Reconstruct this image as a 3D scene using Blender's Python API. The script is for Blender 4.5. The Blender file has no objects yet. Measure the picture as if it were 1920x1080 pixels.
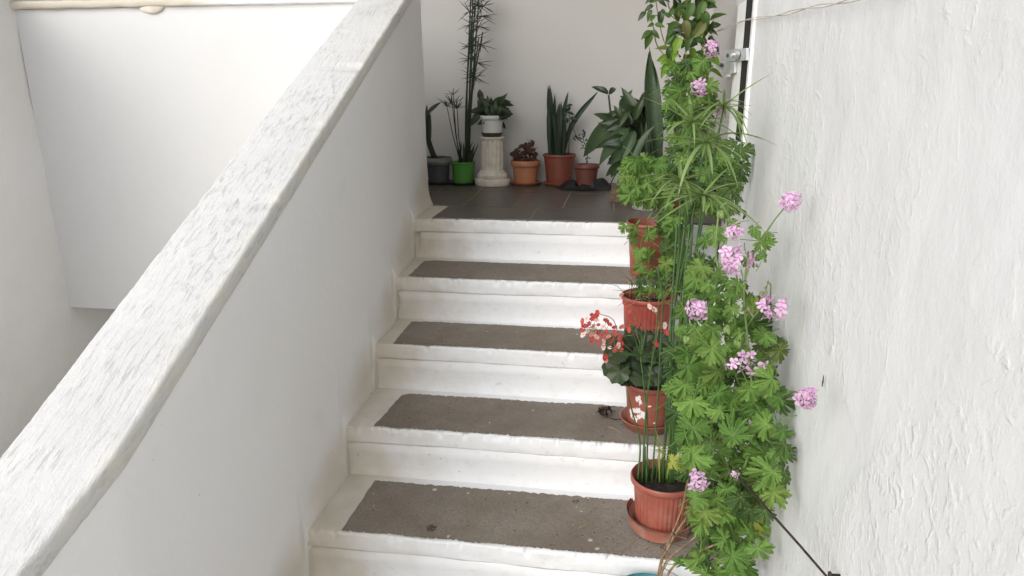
import bpy, bmesh, math, random
from mathutils import Vector, Matrix, noise
random.seed(7)
rnd = random.random
def ru(a, b): return a + (b - a) * random.random()
scene = bpy.context.scene
COL = scene.collection

# ------------------------------------------------------------------ camera
F = 1340.0                                   # focal length in pixels of a 1920 wide frame
PITCH, YAW, ROLL = 0.28006, 0.15064, -0.00346
CAM = Vector((0.82013, -2.78007, 0.53079))
fwd = Vector((-math.sin(YAW) * math.cos(PITCH), math.cos(YAW) * math.cos(PITCH), -math.sin(PITCH)))
rt0 = Vector((math.cos(YAW), math.sin(YAW), 0)); up0 = rt0.cross(fwd)
RIGHT = math.cos(ROLL) * rt0 + math.sin(ROLL) * up0
UP = -math.sin(ROLL) * rt0 + math.cos(ROLL) * up0
cam = bpy.data.cameras.new("camera"); cam_o = bpy.data.objects.new("camera", cam); COL.objects.link(cam_o)
cam.sensor_width = 36; cam.lens = F / 1920 * 36; cam.clip_start = 0.02; cam.clip_end = 500
mw = Matrix((RIGHT, UP, -fwd)).transposed().to_4x4(); mw.translation = CAM
cam_o.matrix_world = mw; scene.camera = cam_o

def ray(px, py): return (RIGHT * (px - 960) - UP * (py - 540)) / F + fwd
def at(px, py, Y):                            # point of the photograph at depth plane Y
    d = ray(px, py); return CAM + d * ((Y - CAM.y) / d.y)
def atx(px, py, X):
    d = ray(px, py); return CAM + d * ((X - CAM.x) / d.x)
def atz(px, py, Z):
    d = ray(px, py); return CAM + d * ((Z - CAM.z) / d.z)
def pxm(p):                                   # metres per photo pixel at a point
    return (p - CAM).dot(fwd) / F

# ------------------------------------------------------------------ world, sun, exposure
world = bpy.data.worlds.new("World"); scene.world = world; world.use_nodes = True
wn = world.node_tree; wn.nodes.clear()
SUN_EL, SUN_AZ = math.radians(29), math.radians(214)      # azimuth from +Y clockwise
sky = wn.nodes.new("ShaderNodeTexSky"); sky.sky_type = 'NISHITA'; sky.sun_disc = False
sky.sun_elevation = SUN_EL; sky.sun_rotation = SUN_AZ; sky.air_density = 1.0; sky.dust_density = 1.5; sky.ozone_density = 1.0
hsv = wn.nodes.new("ShaderNodeHueSaturation"); hsv.inputs['Saturation'].default_value = 0.35
bg = wn.nodes.new("ShaderNodeBackground"); bg.inputs['Strength'].default_value = 0.15
wo = wn.nodes.new("ShaderNodeOutputWorld")
wn.links.new(sky.outputs[0], hsv.inputs['Color']); wn.links.new(hsv.outputs[0], bg.inputs['Color']); wn.links.new(bg.outputs[0], wo.inputs[0])
sl = bpy.data.lights.new("sun", 'SUN'); sl.energy = 1.2; sl.angle = math.radians(60); sl.color = (1.0, 0.99, 0.975)
so = bpy.data.objects.new("sun", sl); COL.objects.link(so)
sdir = Vector((math.sin(SUN_AZ) * math.cos(SUN_EL), math.cos(SUN_AZ) * math.cos(SUN_EL), math.sin(SUN_EL)))
so.rotation_euler = sdir.to_track_quat('Z', 'Y').to_euler(); so.location = sdir * 20
vs = scene.view_settings
vs.view_transform = 'Standard'; vs.look = 'None'; vs.gamma = 1; vs.exposure = 0.53
vs.use_curve_mapping = False
cy = scene.cycles; cy.use_denoising = True
cy.max_bounces = 12; cy.diffuse_bounces = 6; cy.transparent_max_bounces = 16

# ------------------------------------------------------------------ materials
def newmat(name):
    m = bpy.data.materials.new(name); m.use_nodes = True
    nt = m.node_tree; b = nt.nodes['Principled BSDF']
    return m, nt, b
def node(nt, kind, **kw):
    n = nt.nodes.new(kind)
    for k, v in kw.items():
        if k in n.inputs: n.inputs[k].default_value = v
        else: setattr(n, k, v)
    return n
def mixc(nt, fac, a, b, blend='MIX'):
    n = nt.nodes.new("ShaderNodeMix"); n.data_type = 'RGBA'; n.blend_type = blend
    for i, v in ((0, fac), (6, a), (7, b)):
        if hasattr(v, 'links'): nt.links.new(v, n.inputs[i])
        else: n.inputs[i].default_value = v if i == 0 else (*v[:3], 1)
    return n.outputs[2]
def mth(nt, op, a, b=0.0, clamp=False):
    n = nt.nodes.new("ShaderNodeMath"); n.operation = op; n.use_clamp = clamp
    for i, v in ((0, a), (1, b)):
        if hasattr(v, 'links'): nt.links.new(v, n.inputs[i])
        else: n.inputs[i].default_value = v
    return n.outputs[0]
def ramp(nt, f, lo, hi, a=0.0, b=1.0):
    n = nt.nodes.new("ShaderNodeMapRange"); n.inputs[1].default_value = lo; n.inputs[2].default_value = hi
    n.inputs[3].default_value = a; n.inputs[4].default_value = b; n.interpolation_type = 'SMOOTHSTEP'
    nt.links.new(f, n.inputs[0]); return n.outputs[0]
def coords(nt, scale=(1, 1, 1), rot=(0, 0, 0), kind='Object'):
    tc = nt.nodes.new("ShaderNodeTexCoord"); mp = nt.nodes.new("ShaderNodeMapping")
    mp.inputs['Scale'].default_value = scale; mp.inputs['Rotation'].default_value = rot
    nt.links.new(tc.outputs[kind], mp.inputs[0]); return mp.outputs[0]
def nz(nt, vec, scale, detail=4.0, rough=0.55, dist=0.0):
    n = node(nt, "ShaderNodeTexNoise", Scale=scale, Detail=detail, Roughness=rough, Distortion=dist)
    nt.links.new(vec, n.inputs['Vector']); return n.outputs[0]
def bumps(nt, b, layers):
    prev = None
    for h, strength, dist in layers:
        bn = node(nt, "ShaderNodeBump", Strength=strength, Distance=dist); nt.links.new(h, bn.inputs['Height'])
        if prev: nt.links.new(prev, bn.inputs['Normal'])
        prev = bn.outputs[0]
    nt.links.new(prev, b.inputs['Normal'])

def plaster(name, col, dirt=(.55, .50, .42), dirt_amt=.12, rough=.6, relief=1.0, stroke=(1, 1, .35), specks=0.25):
    m, nt, b = newmat(name)
    v = coords(nt); vs_ = coords(nt, stroke, (0.25, 0, 0))
    big = nz(nt, v, 1.6, 3); med = nz(nt, v, 9, 5)
    c = mixc(nt, ramp(nt, big, .42, .72, 0, dirt_amt), col, dirt)
    c = mixc(nt, ramp(nt, med, .35, .75, 0, .10), c, tuple(x * .86 for x in col))
    sp = nz(nt, v, 55, 2, .4); c = mixc(nt, ramp(nt, sp, .76, .82, 0, specks), c, (.22, .19, .15))
    nt.links.new(c, b.inputs['Base Color']); b.inputs['Roughness'].default_value = rough
    st = nz(nt, vs_, 42, 4, .6, .6); lump = nz(nt, v, 14, 3, .5, .3); fine = nz(nt, v, 190, 3)
    lu = ramp(nt, lump, .52, .72)
    bumps(nt, b, [(med, .25 * relief, .006), (st, .35 * relief, .0035), (lu, .25 * relief, .003), (fine, .18 * relief, .0012)])
    return m

M = {}
M['wall_soft'] = plaster('soft plaster', (.55, .533, .508), (.60, .56, .49), .10, .7, .55)
M['panel'] = plaster('smooth pale plaster', (.665, .66, .648), (.61, .595, .56), .16, .7, .6, specks=.15)
M['left'] = plaster('left wall plaster', (.78, .77, .755), (.69, .66, .58), .30, .7, .9)

# glossy brushed white wall
m, nt, b = newmat('brushed white wall'); M['right'] = m
v = coords(nt)
warp = node(nt, "ShaderNodeTexNoise", Scale=2.2, Detail=2.0); nt.links.new(v, warp.inputs['Vector'])
va = nt.nodes.new("ShaderNodeVectorMath"); va.operation = 'MULTIPLY_ADD'
nt.links.new(warp.outputs['Color'], va.inputs[0]); va.inputs[1].default_value = (.0, .16, .10); nt.links.new(v, va.inputs[2])
mp = nt.nodes.new("ShaderNodeMapping"); mp.inputs['Rotation'].default_value = (0.22, 0, 0); mp.inputs['Scale'].default_value = (1, 1, .52)
nt.links.new(va.outputs[0], mp.inputs[0])
st = nz(nt, mp.outputs[0], 30, 6, .68, .1)
st2 = nz(nt, mp.outputs[0], 85, 3, .6, .3)
msk = ramp(nt, nz(nt, v, 3.2, 3), .40, .66, .15, 1)
lump = ramp(nt, nz(nt, v, 30, 3, .5, .6), .56, .74)
big = nz(nt, v, 5, 3)
h1 = mth(nt, 'MULTIPLY', st, msk); h2 = mth(nt, 'MULTIPLY', lump, msk)
c = mixc(nt, ramp(nt, nz(nt, v, 1.3, 3), .4, .75, 0, .5), (.72, .72, .715), (.68, .68, .67))
c = mixc(nt, ramp(nt, nz(nt, v, 60, 2, .4), .78, .84, 0, .22), c, (.35, .33, .3))
c = mixc(nt, ramp(nt, nz(nt, v, 6, 4, .65), .55, .75, 0, .5), c, (.66, .655, .63))
nt.links.new(c, b.inputs['Base Color']); b.inputs['Roughness'].default_value = .42
bumps(nt, b, [(big, .4, .014), (h1, .26, .007), (st2, .2, .003), (h2, .34, .005), (mth(nt, 'MULTIPLY', ramp(nt, nz(nt, v, 48, 3, .5, .3), .5, .7), ramp(nt, nz(nt, v, 2.4, 2), .42, .6, .1, 1)), .30, .0032), (nz(nt, v, 150, 4), .22, .0016)])

# white step paint with brushed relief, beige grime towards the wall foot
m, nt, b = newmat('white step paint'); M['step'] = m
v = coords(nt); sep = nt.nodes.new("ShaderNodeSeparateXYZ"); nt.links.new(v, sep.inputs[0])
n1 = nz(nt, v, 7, 4); n2 = nz(nt, v, 26, 4)
xx = mth(nt, 'ADD', sep.outputs[0], mth(nt, 'MULTIPLY', mth(nt, 'SUBTRACT', n1, .5), .35))
g = ramp(nt, xx, .0, .36, .95, 0)
c = mixc(nt, g, (.86, .86, .86), (.56, .50, .40))
c = mixc(nt, ramp(nt, n2, .52, .78, 0, .20), c, (.62, .59, .53))
c = mixc(nt, ramp(nt, nz(nt, coords(nt, (.5, 1, 1)), 34, 5, .7), .60, .70, 0, .30), c, (.50, .44, .35))
c = mixc(nt, ramp(nt, nz(nt, v, 70, 2, .4), .74, .8, 0, .45), c, (.25, .21, .16))
nt.links.new(c, b.inputs['Base Color']); b.inputs['Roughness'].default_value = .55
vst = coords(nt, (.3, 1, 1)); bumps(nt, b, [(nz(nt, v, 18, 4), .35, .008), (nz(nt, vst, 60, 4, .6), .4, .003), (nz(nt, v, 130, 3), .25, .0015)])

# bare concrete treads
m, nt, b = newmat('bare concrete'); M['concrete'] = m
v = coords(nt)
a = nz(nt, v, 5, 5, .65); f1 = nz(nt, v, 140, 3, .7); f2 = nz(nt, v, 420, 2)
c = mixc(nt, ramp(nt, a, .3, .7), (.205, .166, .126), (.280, .242, .198))
sepc = nt.nodes.new('ShaderNodeSeparateXYZ'); nt.links.new(v, sepc.inputs[0])
c = mixc(nt, ramp(nt, mth(nt, 'ADD', sepc.outputs[0], mth(nt, 'MULTIPLY', a, .3)), .85, 1.15, 0, .6), c, (.33, .30, .27))
c = mixc(nt, ramp(nt, nz(nt, v, 2.6, 4, .6), .42, .68, 0, .6), c, (.15, .125, .098))
c = mixc(nt, ramp(nt, nz(nt, v, 13, 4, .7), .56, .72, 0, .45), c, (.32, .285, .24))
c = mixc(nt, ramp(nt, f1, .40, .75, 0, .65), c, (.14, .112, .084))
c = mixc(nt, ramp(nt, f2, .60, .72, 0, .55), c, (.42, .37, .31))
wv = node(nt, "ShaderNodeTexNoise", Scale=60.0); nt.links.new(v, wv.inputs['Vector'])
vw = nt.nodes.new("ShaderNodeVectorMath"); vw.operation = 'MULTIPLY_ADD'; nt.links.new(wv.outputs['Color'], vw.inputs[0]); vw.inputs[1].default_value = (.012, .012, 0); nt.links.new(v, vw.inputs[2])
vo = node(nt, "ShaderNodeTexVoronoi", Scale=26.0); nt.links.new(vw.outputs[0], vo.inputs['Vector'])
spk = mth(nt, 'MULTIPLY', ramp(nt, mth(nt, 'ADD', vo.outputs['Distance'], mth(nt, 'MULTIPLY', nz(nt, v, 23, 2), .35)), .19, .25, .85, 0), ramp(nt, nz(nt, v, 9, 2), .50, .6))
c = mixc(nt, spk, c, (.62, .58, .50))
sp2 = ramp(nt, nz(nt, v, 60, 2, .4), .70, .76, 0, .6); c = mixc(nt, sp2, c, (.05, .04, .032))
def spot(px, py, r_, soft=.35, k=4):
    p_ = atz(px, py, -k * .15811); d = nt.nodes.new('ShaderNodeVectorMath'); d.operation = 'DISTANCE'; nt.links.new(v, d.inputs[0]); d.inputs[1].default_value = p_
    dd = mth(nt, 'ADD', d.outputs['Value'], mth(nt, 'MULTIPLY', mth(nt, 'SUBTRACT', nz(nt, v, 110, 3), .5), r_ * 1.6)); return dd, ramp(nt, dd, r_ * (1 - soft), r_, 1, 0)
_, f_ = spot(810, 991, .017); c = mixc(nt, mth(nt, 'MULTIPLY', f_, ramp(nt, nz(nt, v, 170, 2), .35, .6, .35, 1)), c, (.035, .034, .034))
d_, f_ = spot(1080, 941, .011); c = mixc(nt, mth(nt, 'MULTIPLY', mth(nt, 'SUBTRACT', f_, ramp(nt, d_, .003, .006, 1, 0), True), .75), c, (.04, .035, .03))
for (px, py, r_, k_) in ((1107, 1014, .009, 4), (1120, 1030, .007, 4), (841, 1007, .007, 4), (1090, 960, .004, 4), (815, 919, .008, 4), (955, 927, .005, 4), (877, 926, .005, 4), (1103, 935, .005, 4), (880, 745, .005, 3), (1000, 770, .005, 3), (960, 752, .004, 3), (925, 602, .004, 2), (1082, 628, .005, 2), (700, 950, .004, 4), (1075, 985, .003, 4)):
    _, f_ = spot(px, py, r_, .5, k_); c = mixc(nt, mth(nt, 'MULTIPLY', f_, .85), c, (.62, .58, .50))
nt.links.new(c, b.inputs['Base Color']); b.inputs['Roughness'].default_value = .85
bumps(nt, b, [(a, .3, .006), (f1, .45, .002)])

# dark slate tiles
m, nt, b = newmat('dark floor tile'); M['tile'] = m
v = coords(nt, (1, 1, 1)); oi = nt.nodes.new("ShaderNodeObjectInfo")
a = nz(nt, coords(nt, (1, 5, 1)), 9, 5, .65)
c = mixc(nt, ramp(nt, a, .3, .75), (.075, .063, .053), (.130, .110, .092))
c = mixc(nt, mth(nt, 'MULTIPLY', oi.outputs['Random'], .35), c, (.060, .055, .049))
c = mixc(nt, ramp(nt, nz(nt, v, 40, 3), .66, .74, 0, .4), c, (.20, .18, .15))
nt.links.new(c, b.inputs['Base Color']); b.inputs['Roughness'].default_value = .36
bumps(nt, b, [(a, .3, .003)])
def plain(name, col, rough=.6, var=.25, scale=30, bump=.15, metallic=0.0, spec=.5):
    m, nt, b = newmat(name); v = coords(nt)
    n = nz(nt, v, scale, 4)
    c = mixc(nt, ramp(nt, n, .3, .7), tuple(x * (1 - var) for x in col), tuple(min(1, x * (1 + var)) for x in col))
    nt.links.new(c, b.inputs['Base Color']); b.inputs['Roughness'].default_value = rough
    b.inputs['Metallic'].default_value = metallic; b.inputs['Specular IOR Level'].default_value = spec
    if bump: bumps(nt, b, [(n, bump, .002)])
    return m
M['grout'] = plain('pale grout', (.17, .155, .132), .9)
M['soil'] = plain('potting soil', (.028, .020, .015), .95, .6, 90, 1.0)
M['dead'] = plain('dried plant', (.055, .032, .024), .8, .4)
M['twig'] = plain('woody twig', (.24, .155, .085), .8, .4, 60)
M['straw'] = plain('dry straw', (.36, .27, .15), .8, .3)
M['steelwhite'] = plain('white painted steel', (.80, .80, .78), .4, .05)
M['black'] = plain('dark void', (.008, .008, .009), .7, .1, bump=0)
M['metal'] = plain('worn painted metal', (.62, .63, .64), .35, .12, 40, metallic=.35)
M['rust'] = plain('rusty wire', (.035, .020, .017), .6, .4, 80)
M['twine'] = plain('natural twine', (.50, .45, .38), .9, .2, 200)
M['bag'] = plain('black plastic bag', (.008, .008, .009), .45, .2)
M['greybag'] = plain('grey plastic bag', (.20, .19, .185), .45, .2)
M['green'] = plain('green plastic', (.085, .28, .045), .4, .06, 12, 0)
M['greypot'] = plain('dark grey plastic', (.075, .075, .08), .5, .1)
M['whitepot'] = plain('white glazed pot', (.62, .63, .57), .4, .06, 10, .05)
M['brownsaucer'] = plain('brown plastic saucer', (.075, .055, .042), .55, .15)
M['stone'] = plain('painted cast stone', (.66, .60, .50), .75, .12, 24, .5)
M['orange'] = plain('orange terracotta', (.46, .19, .095), .6, .10, 14, .05)
M['brownpot'] = plain('reddish brown plastic', (.215, .062, .038), .45, .10, 14, .05)
M['smallpot'] = plain('dull brown plastic', (.155, .052, .036), .5, .10, 14, .05)
M['teal'] = plain('teal glazed pot', (.045, .20, .23), .3, .08, 14, 0)
M['palepot'] = plain('pale grey pot', (.40, .385, .355), .6, .12, 14)
M['wood'] = plain('weathered wooden block', (.15, .098, .066), .8, .35, 26, .4)
M['ground'] = plain('pale concrete ground', (.50, .48, .45), .9, .12, 3)
def potred(name, base, splash=0.0, dusty=0.0):
    m, nt, b = newmat(name); v = coords(nt)
    n = nz(nt, v, 16, 4)
    c = mixc(nt, ramp(nt, n, .35, .7), base, tuple(x * .82 for x in base))
    if dusty: c = mixc(nt, ramp(nt, nz(nt, v, 22, 5, .7), .42, .7, 0, dusty), c, (.46, .33, .27))
    if splash:
        sep = nt.nodes.new("ShaderNodeSeparateXYZ"); nt.links.new(v, sep.inputs[0])
        tot = None
        for (cx, cz, rx, rz) in ((-.036, .104, .009, .012), (-.028, .095, .006, .010), (-.034, .062, .012, .012), (-.022, .050, .016, .014), (-.038, .034, .008, .010), (-.012, .060, .006, .005), (.000, .086, .006, .003), (.018, .030, .006, .003), (-.05, .05, .006, .016)):
            dx = mth(nt, 'DIVIDE', mth(nt, 'SUBTRACT', sep.outputs[0], cx), rx); dz = mth(nt, 'DIVIDE', mth(nt, 'SUBTRACT', sep.outputs[2], cz), rz)
            d = mth(nt, 'ADD', mth(nt, 'MULTIPLY', dx, dx), mth(nt, 'MULTIPLY', dz, dz))
            d = mth(nt, 'ADD', d, mth(nt, 'MULTIPLY', mth(nt, 'SUBTRACT', nz(nt, v, 75, 3), .47), 4.5))
            s = ramp(nt, d, .75, 1.0, 1, 0)
            tot = s if tot is None else mth(nt, 'MAXIMUM', tot, s)
        front = ramp(nt, sep.outputs[1], -.02, 0, 1, 0)
        c = mixc(nt, mth(nt, 'MULTIPLY', tot, front), c, (.8, .79, .76))
    nt.links.new(c, b.inputs['Base Color']); b.inputs['Roughness'].default_value = .48
    bumps(nt, b, [(n, .08, .003)])
    return m
M['red'] = potred('red plastic pot', (.360, .098, .064), 0, .22)
M['red_splash'] = potred('paint splashed red pot', (.33, .092, .062), 1.0, .12)
M['red_bright'] = potred('bright red ribbed pot', (.35, .062, .044), 0, .15)
M['saucer_red'] = potred('dusty red saucer', (.36, .125, .085), 0, .5)

def leafmat(name, c1, c2, rough=.5, trans=.35, vein=None, spots=None, tcol=None):
    m, nt, b = newmat(name); v = coords(nt)
    oi = nt.nodes.new("ShaderNodeObjectInfo")
    c = mixc(nt, oi.outputs['Random'], c1, c2)
    n = nz(nt, v, 60, 3); c = mixc(nt, ramp(nt, n, .35, .7, 0, .28), c, tuple(x * .72 for x in c1))
    if vein:
        sep = nt.nodes.new("ShaderNodeSeparateXYZ"); nt.links.new(v, sep.inputs[0])
        ax = mth(nt, 'ABSOLUTE', sep.outputs[0])
        c = mixc(nt, ramp(nt, ax, .0006, .0022, .5, 0), c, vein)
    if spots:
        c = mixc(nt, ramp(nt, nz(nt, coords(nt, (1, .45, 1)), 130, 3, .6), .54, .62, 0, .85), c, spots)
    nt.links.new(c, b.inputs['Base Color']); b.inputs['Roughness'].default_value = rough
    b.inputs['Specular IOR Level'].default_value = .35
    tr = nt.nodes.new("ShaderNodeBsdfTranslucent"); mx = nt.nodes.new("ShaderNodeMixShader"); mx.inputs[0].default_value = trans
    if tcol: tr.inputs['Color'].default_value = (*tcol, 1)
    else: nt.links.new(mixc(nt, 1.0, c, (1.5, 1.5, .9), 'MULTIPLY'), tr.inputs['Color'])
    out = nt.nodes['Material Output']
    nt.links.new(b.outputs[0], mx.inputs[1]); nt.links.new(tr.outputs[0], mx.inputs[2]); nt.links.new(mx.outputs[0], out.inputs['Surface'])
    return m
def germat(name, c1, c2, trans=.2):
    m, nt, b = newmat(name); v = coords(nt); oi = nt.nodes.new("ShaderNodeObjectInfo")
    c = mixc(nt, oi.outputs['Random'], c1, c2)
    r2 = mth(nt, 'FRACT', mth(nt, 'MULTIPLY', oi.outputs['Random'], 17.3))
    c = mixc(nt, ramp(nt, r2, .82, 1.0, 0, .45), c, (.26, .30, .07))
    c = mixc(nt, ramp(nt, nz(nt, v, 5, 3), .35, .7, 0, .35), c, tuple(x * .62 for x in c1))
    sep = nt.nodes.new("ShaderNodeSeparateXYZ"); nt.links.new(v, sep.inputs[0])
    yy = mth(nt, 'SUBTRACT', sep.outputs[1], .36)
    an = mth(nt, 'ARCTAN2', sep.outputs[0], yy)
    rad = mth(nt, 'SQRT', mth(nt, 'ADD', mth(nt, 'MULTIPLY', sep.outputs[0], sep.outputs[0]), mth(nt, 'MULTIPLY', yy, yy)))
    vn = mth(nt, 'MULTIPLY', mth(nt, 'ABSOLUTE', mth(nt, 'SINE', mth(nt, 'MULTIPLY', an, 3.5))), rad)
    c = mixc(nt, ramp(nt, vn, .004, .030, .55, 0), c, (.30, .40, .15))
    nt.links.new(c, b.inputs['Base Color']); b.inputs['Roughness'].default_value = .55; b.inputs['Specular IOR Level'].default_value = .3
    bumps(nt, b, [(vn, .5, .04), (nz(nt, v, 22, 3), .4, .03)])
    tr = nt.nodes.new("ShaderNodeBsdfTranslucent"); mx = nt.nodes.new("ShaderNodeMixShader"); mx.inputs[0].default_value = trans
    nt.links.new(mixc(nt, 1.0, c, (1.5, 1.5, .9), 'MULTIPLY'), tr.inputs['Color'])
    nt.links.new(b.outputs[0], mx.inputs[1]); nt.links.new(tr.outputs[0], mx.inputs[2]); nt.links.new(mx.outputs[0], nt.nodes['Material Output'].inputs['Surface'])
    return m
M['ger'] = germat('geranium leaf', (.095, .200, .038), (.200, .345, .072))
M['ger_dark'] = germat('shaded geranium leaf', (.050, .105, .030), (.100, .175, .044))  # darker copy, shade inside the bush put into the leaf colour
M['ger_yellow'] = leafmat('yellowing geranium leaf', (.30, .34, .055), (.38, .40, .08), .6, .3)
M['stem'] = leafmat('green stem', (.155, .235, .075), (.20, .27, .09), .6, .1)
M['cyp'] = leafmat('umbrella sedge blade', (.160, .245, .075), (.245, .340, .130), .42, .22)
M['cyp_stem'] = leafmat('umbrella sedge stem', (.040, .095, .026), (.075, .145, .035), .4, .08)
M['cyp_dark'] = leafmat('dark sedge', (.022, .034, .016), (.034, .052, .022), .6, .1)
M['dark'] = leafmat('dark glossy leaf', (.018, .033, .015), (.045, .072, .028), .36, .12)
M['spot'] = leafmat('speckled dumb cane leaf', (.036, .066, .028), (.052, .090, .038), .4, .15, None, (.125, .165, .10))
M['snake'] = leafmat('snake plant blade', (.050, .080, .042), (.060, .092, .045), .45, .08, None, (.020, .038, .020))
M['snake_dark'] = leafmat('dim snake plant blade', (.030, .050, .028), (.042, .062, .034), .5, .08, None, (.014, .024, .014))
M['beg'] = leafmat('dark begonia leaf', (.020, .034, .014), (.050, .072, .030), .42, .10)
M['begbrown'] = leafmat('brown begonia leaf', (.050, .022, .014), (.085, .036, .018), .6, .15)
M['vine'] = leafmat('vine leaf', (.050, .105, .026), (.095, .170, .038), .45, .3)
M['vine_light'] = leafmat('young vine leaf', (.17, .30, .045), (.24, .38, .06), .5, .4)
M['yellowgreen'] = leafmat('yellow green shoot', (.30, .36, .08), (.38, .42, .12), .6, .3)
M['pink'] = leafmat('pink petal', (.66, .42, .62), (.80, .60, .76), .6, .3, None, None, (.82, .50, .72))
M['pinkdark'] = leafmat('deep pink petal', (.42, .10, .34), (.5, .16, .42), .6, .3)
M['redpetal'] = leafmat('red begonia petal', (.42, .030, .028), (.56, .075, .065), .55, .2)
M['pinkpetal'] = leafmat('coral begonia petal', (.62, .22, .19), (.70, .34, .30), .55, .25)
M['whitepetal'] = leafmat('blush begonia petal', (.74, .50, .47), (.80, .64, .60), .55, .25)

# ------------------------------------------------------------------ building helpers
W = {}
class MB:
    def __init__(s): s.v = []; s.f = []; s.mi = []; s.cur = 0
    def add(s, vs_, fs):
        o = len(s.v); s.v.extend([Vector(p) for p in vs_])
        for f in fs: s.f.append(tuple(i + o for i in f)); s.mi.append(s.cur)
    def box(s, a, b, j=0.0):
        x0, y0, z0 = a; x1, y1, z1 = b
        p = [(x0, y0, z0), (x1, y0, z0), (x1, y1, z0), (x0, y1, z0), (x0, y0, z1), (x1, y0, z1), (x1, y1, z1), (x0, y1, z1)]
        s.add(p, [(3, 2, 1, 0), (4, 5, 6, 7), (0, 1, 5, 4), (1, 2, 6, 5), (2, 3, 7, 6), (3, 0, 4, 7)])
    def tube(s, pts, radii, n=7, cap=True):
        pts = [Vector(p) for p in pts]
        if not hasattr(radii, '__len__'): radii = [radii] * len(pts)
        rings = []; up = Vector((.31, .17, .93)).normalized()
        for i, p in enumerate(pts):
            t = (pts[min(i + 1, len(pts) - 1)] - pts[max(i - 1, 0)]).normalized()
            a = t.cross(up)
            if a.length < .1: a = t.cross(Vector((1, 0, 0)))
            a.normalize(); b_ = t.cross(a)
            rings.append([p + (a * math.cos(k * 2 * math.pi / n) + b_ * math.sin(k * 2 * math.pi / n)) * radii[i] for k in range(n)])
        vs_ = [q for r_ in rings for q in r_]; fs = []
        for i in range(len(pts) - 1):
            for k in range(n):
                fs.append((i * n + k, i * n + (k + 1) % n, (i + 1) * n + (k + 1) % n, (i + 1) * n + k))
        if cap:
            fs.append(tuple(range(n))[::-1]); fs.append(tuple((len(pts) - 1) * n + k for k in range(n)))
        s.add(vs_, fs)
    def lathe(s, prof, c=(0, 0, 0), n=48, mod=None):
        c = Vector(c); vs_ = []; fs = []
        for (r_, z) in prof:
            for k in range(n):
                a = 2 * math.pi * k / n; rr = r_ if mod is None else r_ * mod(a, z, r_)
                vs_.append(c + Vector((rr * math.cos(a), rr * math.sin(a), z)))
        for i in range(len(prof) - 1):
            for k in range(n): fs.append((i * n + k, i * n + (k + 1) % n, (i + 1) * n + (k + 1) % n, (i + 1) * n + k))
        s.add(vs_, fs)
    def grid(s, fn, nu, nv, flip=False):
        vs_ = [fn(i / nu, j / nv) for j in range(nv + 1) for i in range(nu + 1)]; fs = []
        for j in range(nv):
            for i in range(nu):
                q = (j * (nu + 1) + i, j * (nu + 1) + i + 1, (j + 1) * (nu + 1) + i + 1, (j + 1) * (nu + 1) + i)
                fs.append(q[::-1] if flip else q)
        s.add(vs_, fs)
    def mesh(s, name, mats, smooth=True):
        me = bpy.data.meshes.new(name); me.from_pydata(s.v, [], s.f)
        for m_ in (mats if isinstance(mats, (list, tuple)) else [mats]): me.materials.append(m_)
        me.polygons.foreach_set('material_index', s.mi)
        if smooth: me.polygons.foreach_set('use_smooth', [True] * len(me.polygons))
        me.update(); return me
    def build(s, name, mat, parent=None, smooth=True, origin=None, angle=None):
        o_ = Vector(origin) if origin is not None else (W[parent].translation.copy() if parent is not None else Vector((0, 0, 0)))
        s.v = [p - o_ for p in s.v]
        me = s.mesh(name, mat, smooth)
        if angle and smooth: me.set_sharp_from_angle(angle=math.radians(angle))
        return put(name, me, Matrix.Translation(o_), parent)
def put(name, me, mat4, parent=None):
    o = bpy.data.objects.new(name, me); COL.objects.link(o)
    W[o] = mat4
    if parent is not None:
        o.parent = parent; o.matrix_basis = W[parent].inverted() @ mat4
    else: o.matrix_basis = mat4
    return o
def tag(o, label=None, cat=None, group=None, kind=None):
    for k, v_ in (('label', label), ('category', cat), ('group', group), ('kind', kind)):
        if v_: o[k] = v_
    return o
def thing(name, label, cat, loc, group=None):
    return tag(put(name, None, Matrix.Translation(Vector(loc))), label, cat, group)
def nv3(p, s): return noise.noise(Vector(p) * s)

# ------------------------------------------------------------------ setting
RISE = 0.15811; NOSE = 0.053
YK = [0.0, -.322, -.604, -.898, -1.200, -1.50, -1.80, -2.10]
ZK = [-k * RISE for k in range(8)]
XR = 1.18
mb = MB(); mb.grid(lambda u, v_: Vector((-14 + 28 * u, -26 + 30 * v_, -1.32)), 1, 1); tag(mb.build('ground', M['ground']), kind='structure')
M['bounce'] = plain('pale yard paving', (.36, .35, .335), .8, .06, 4)
mb = MB(); mb.box((-1.735, -7.5, -1.32), (-.19, .415, -1.03)); tag(mb.build('bounce_floor', M['bounce'], None, False), kind='structure')  # unseen slab, added to bounce light onto the left wall and landing panel

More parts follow.
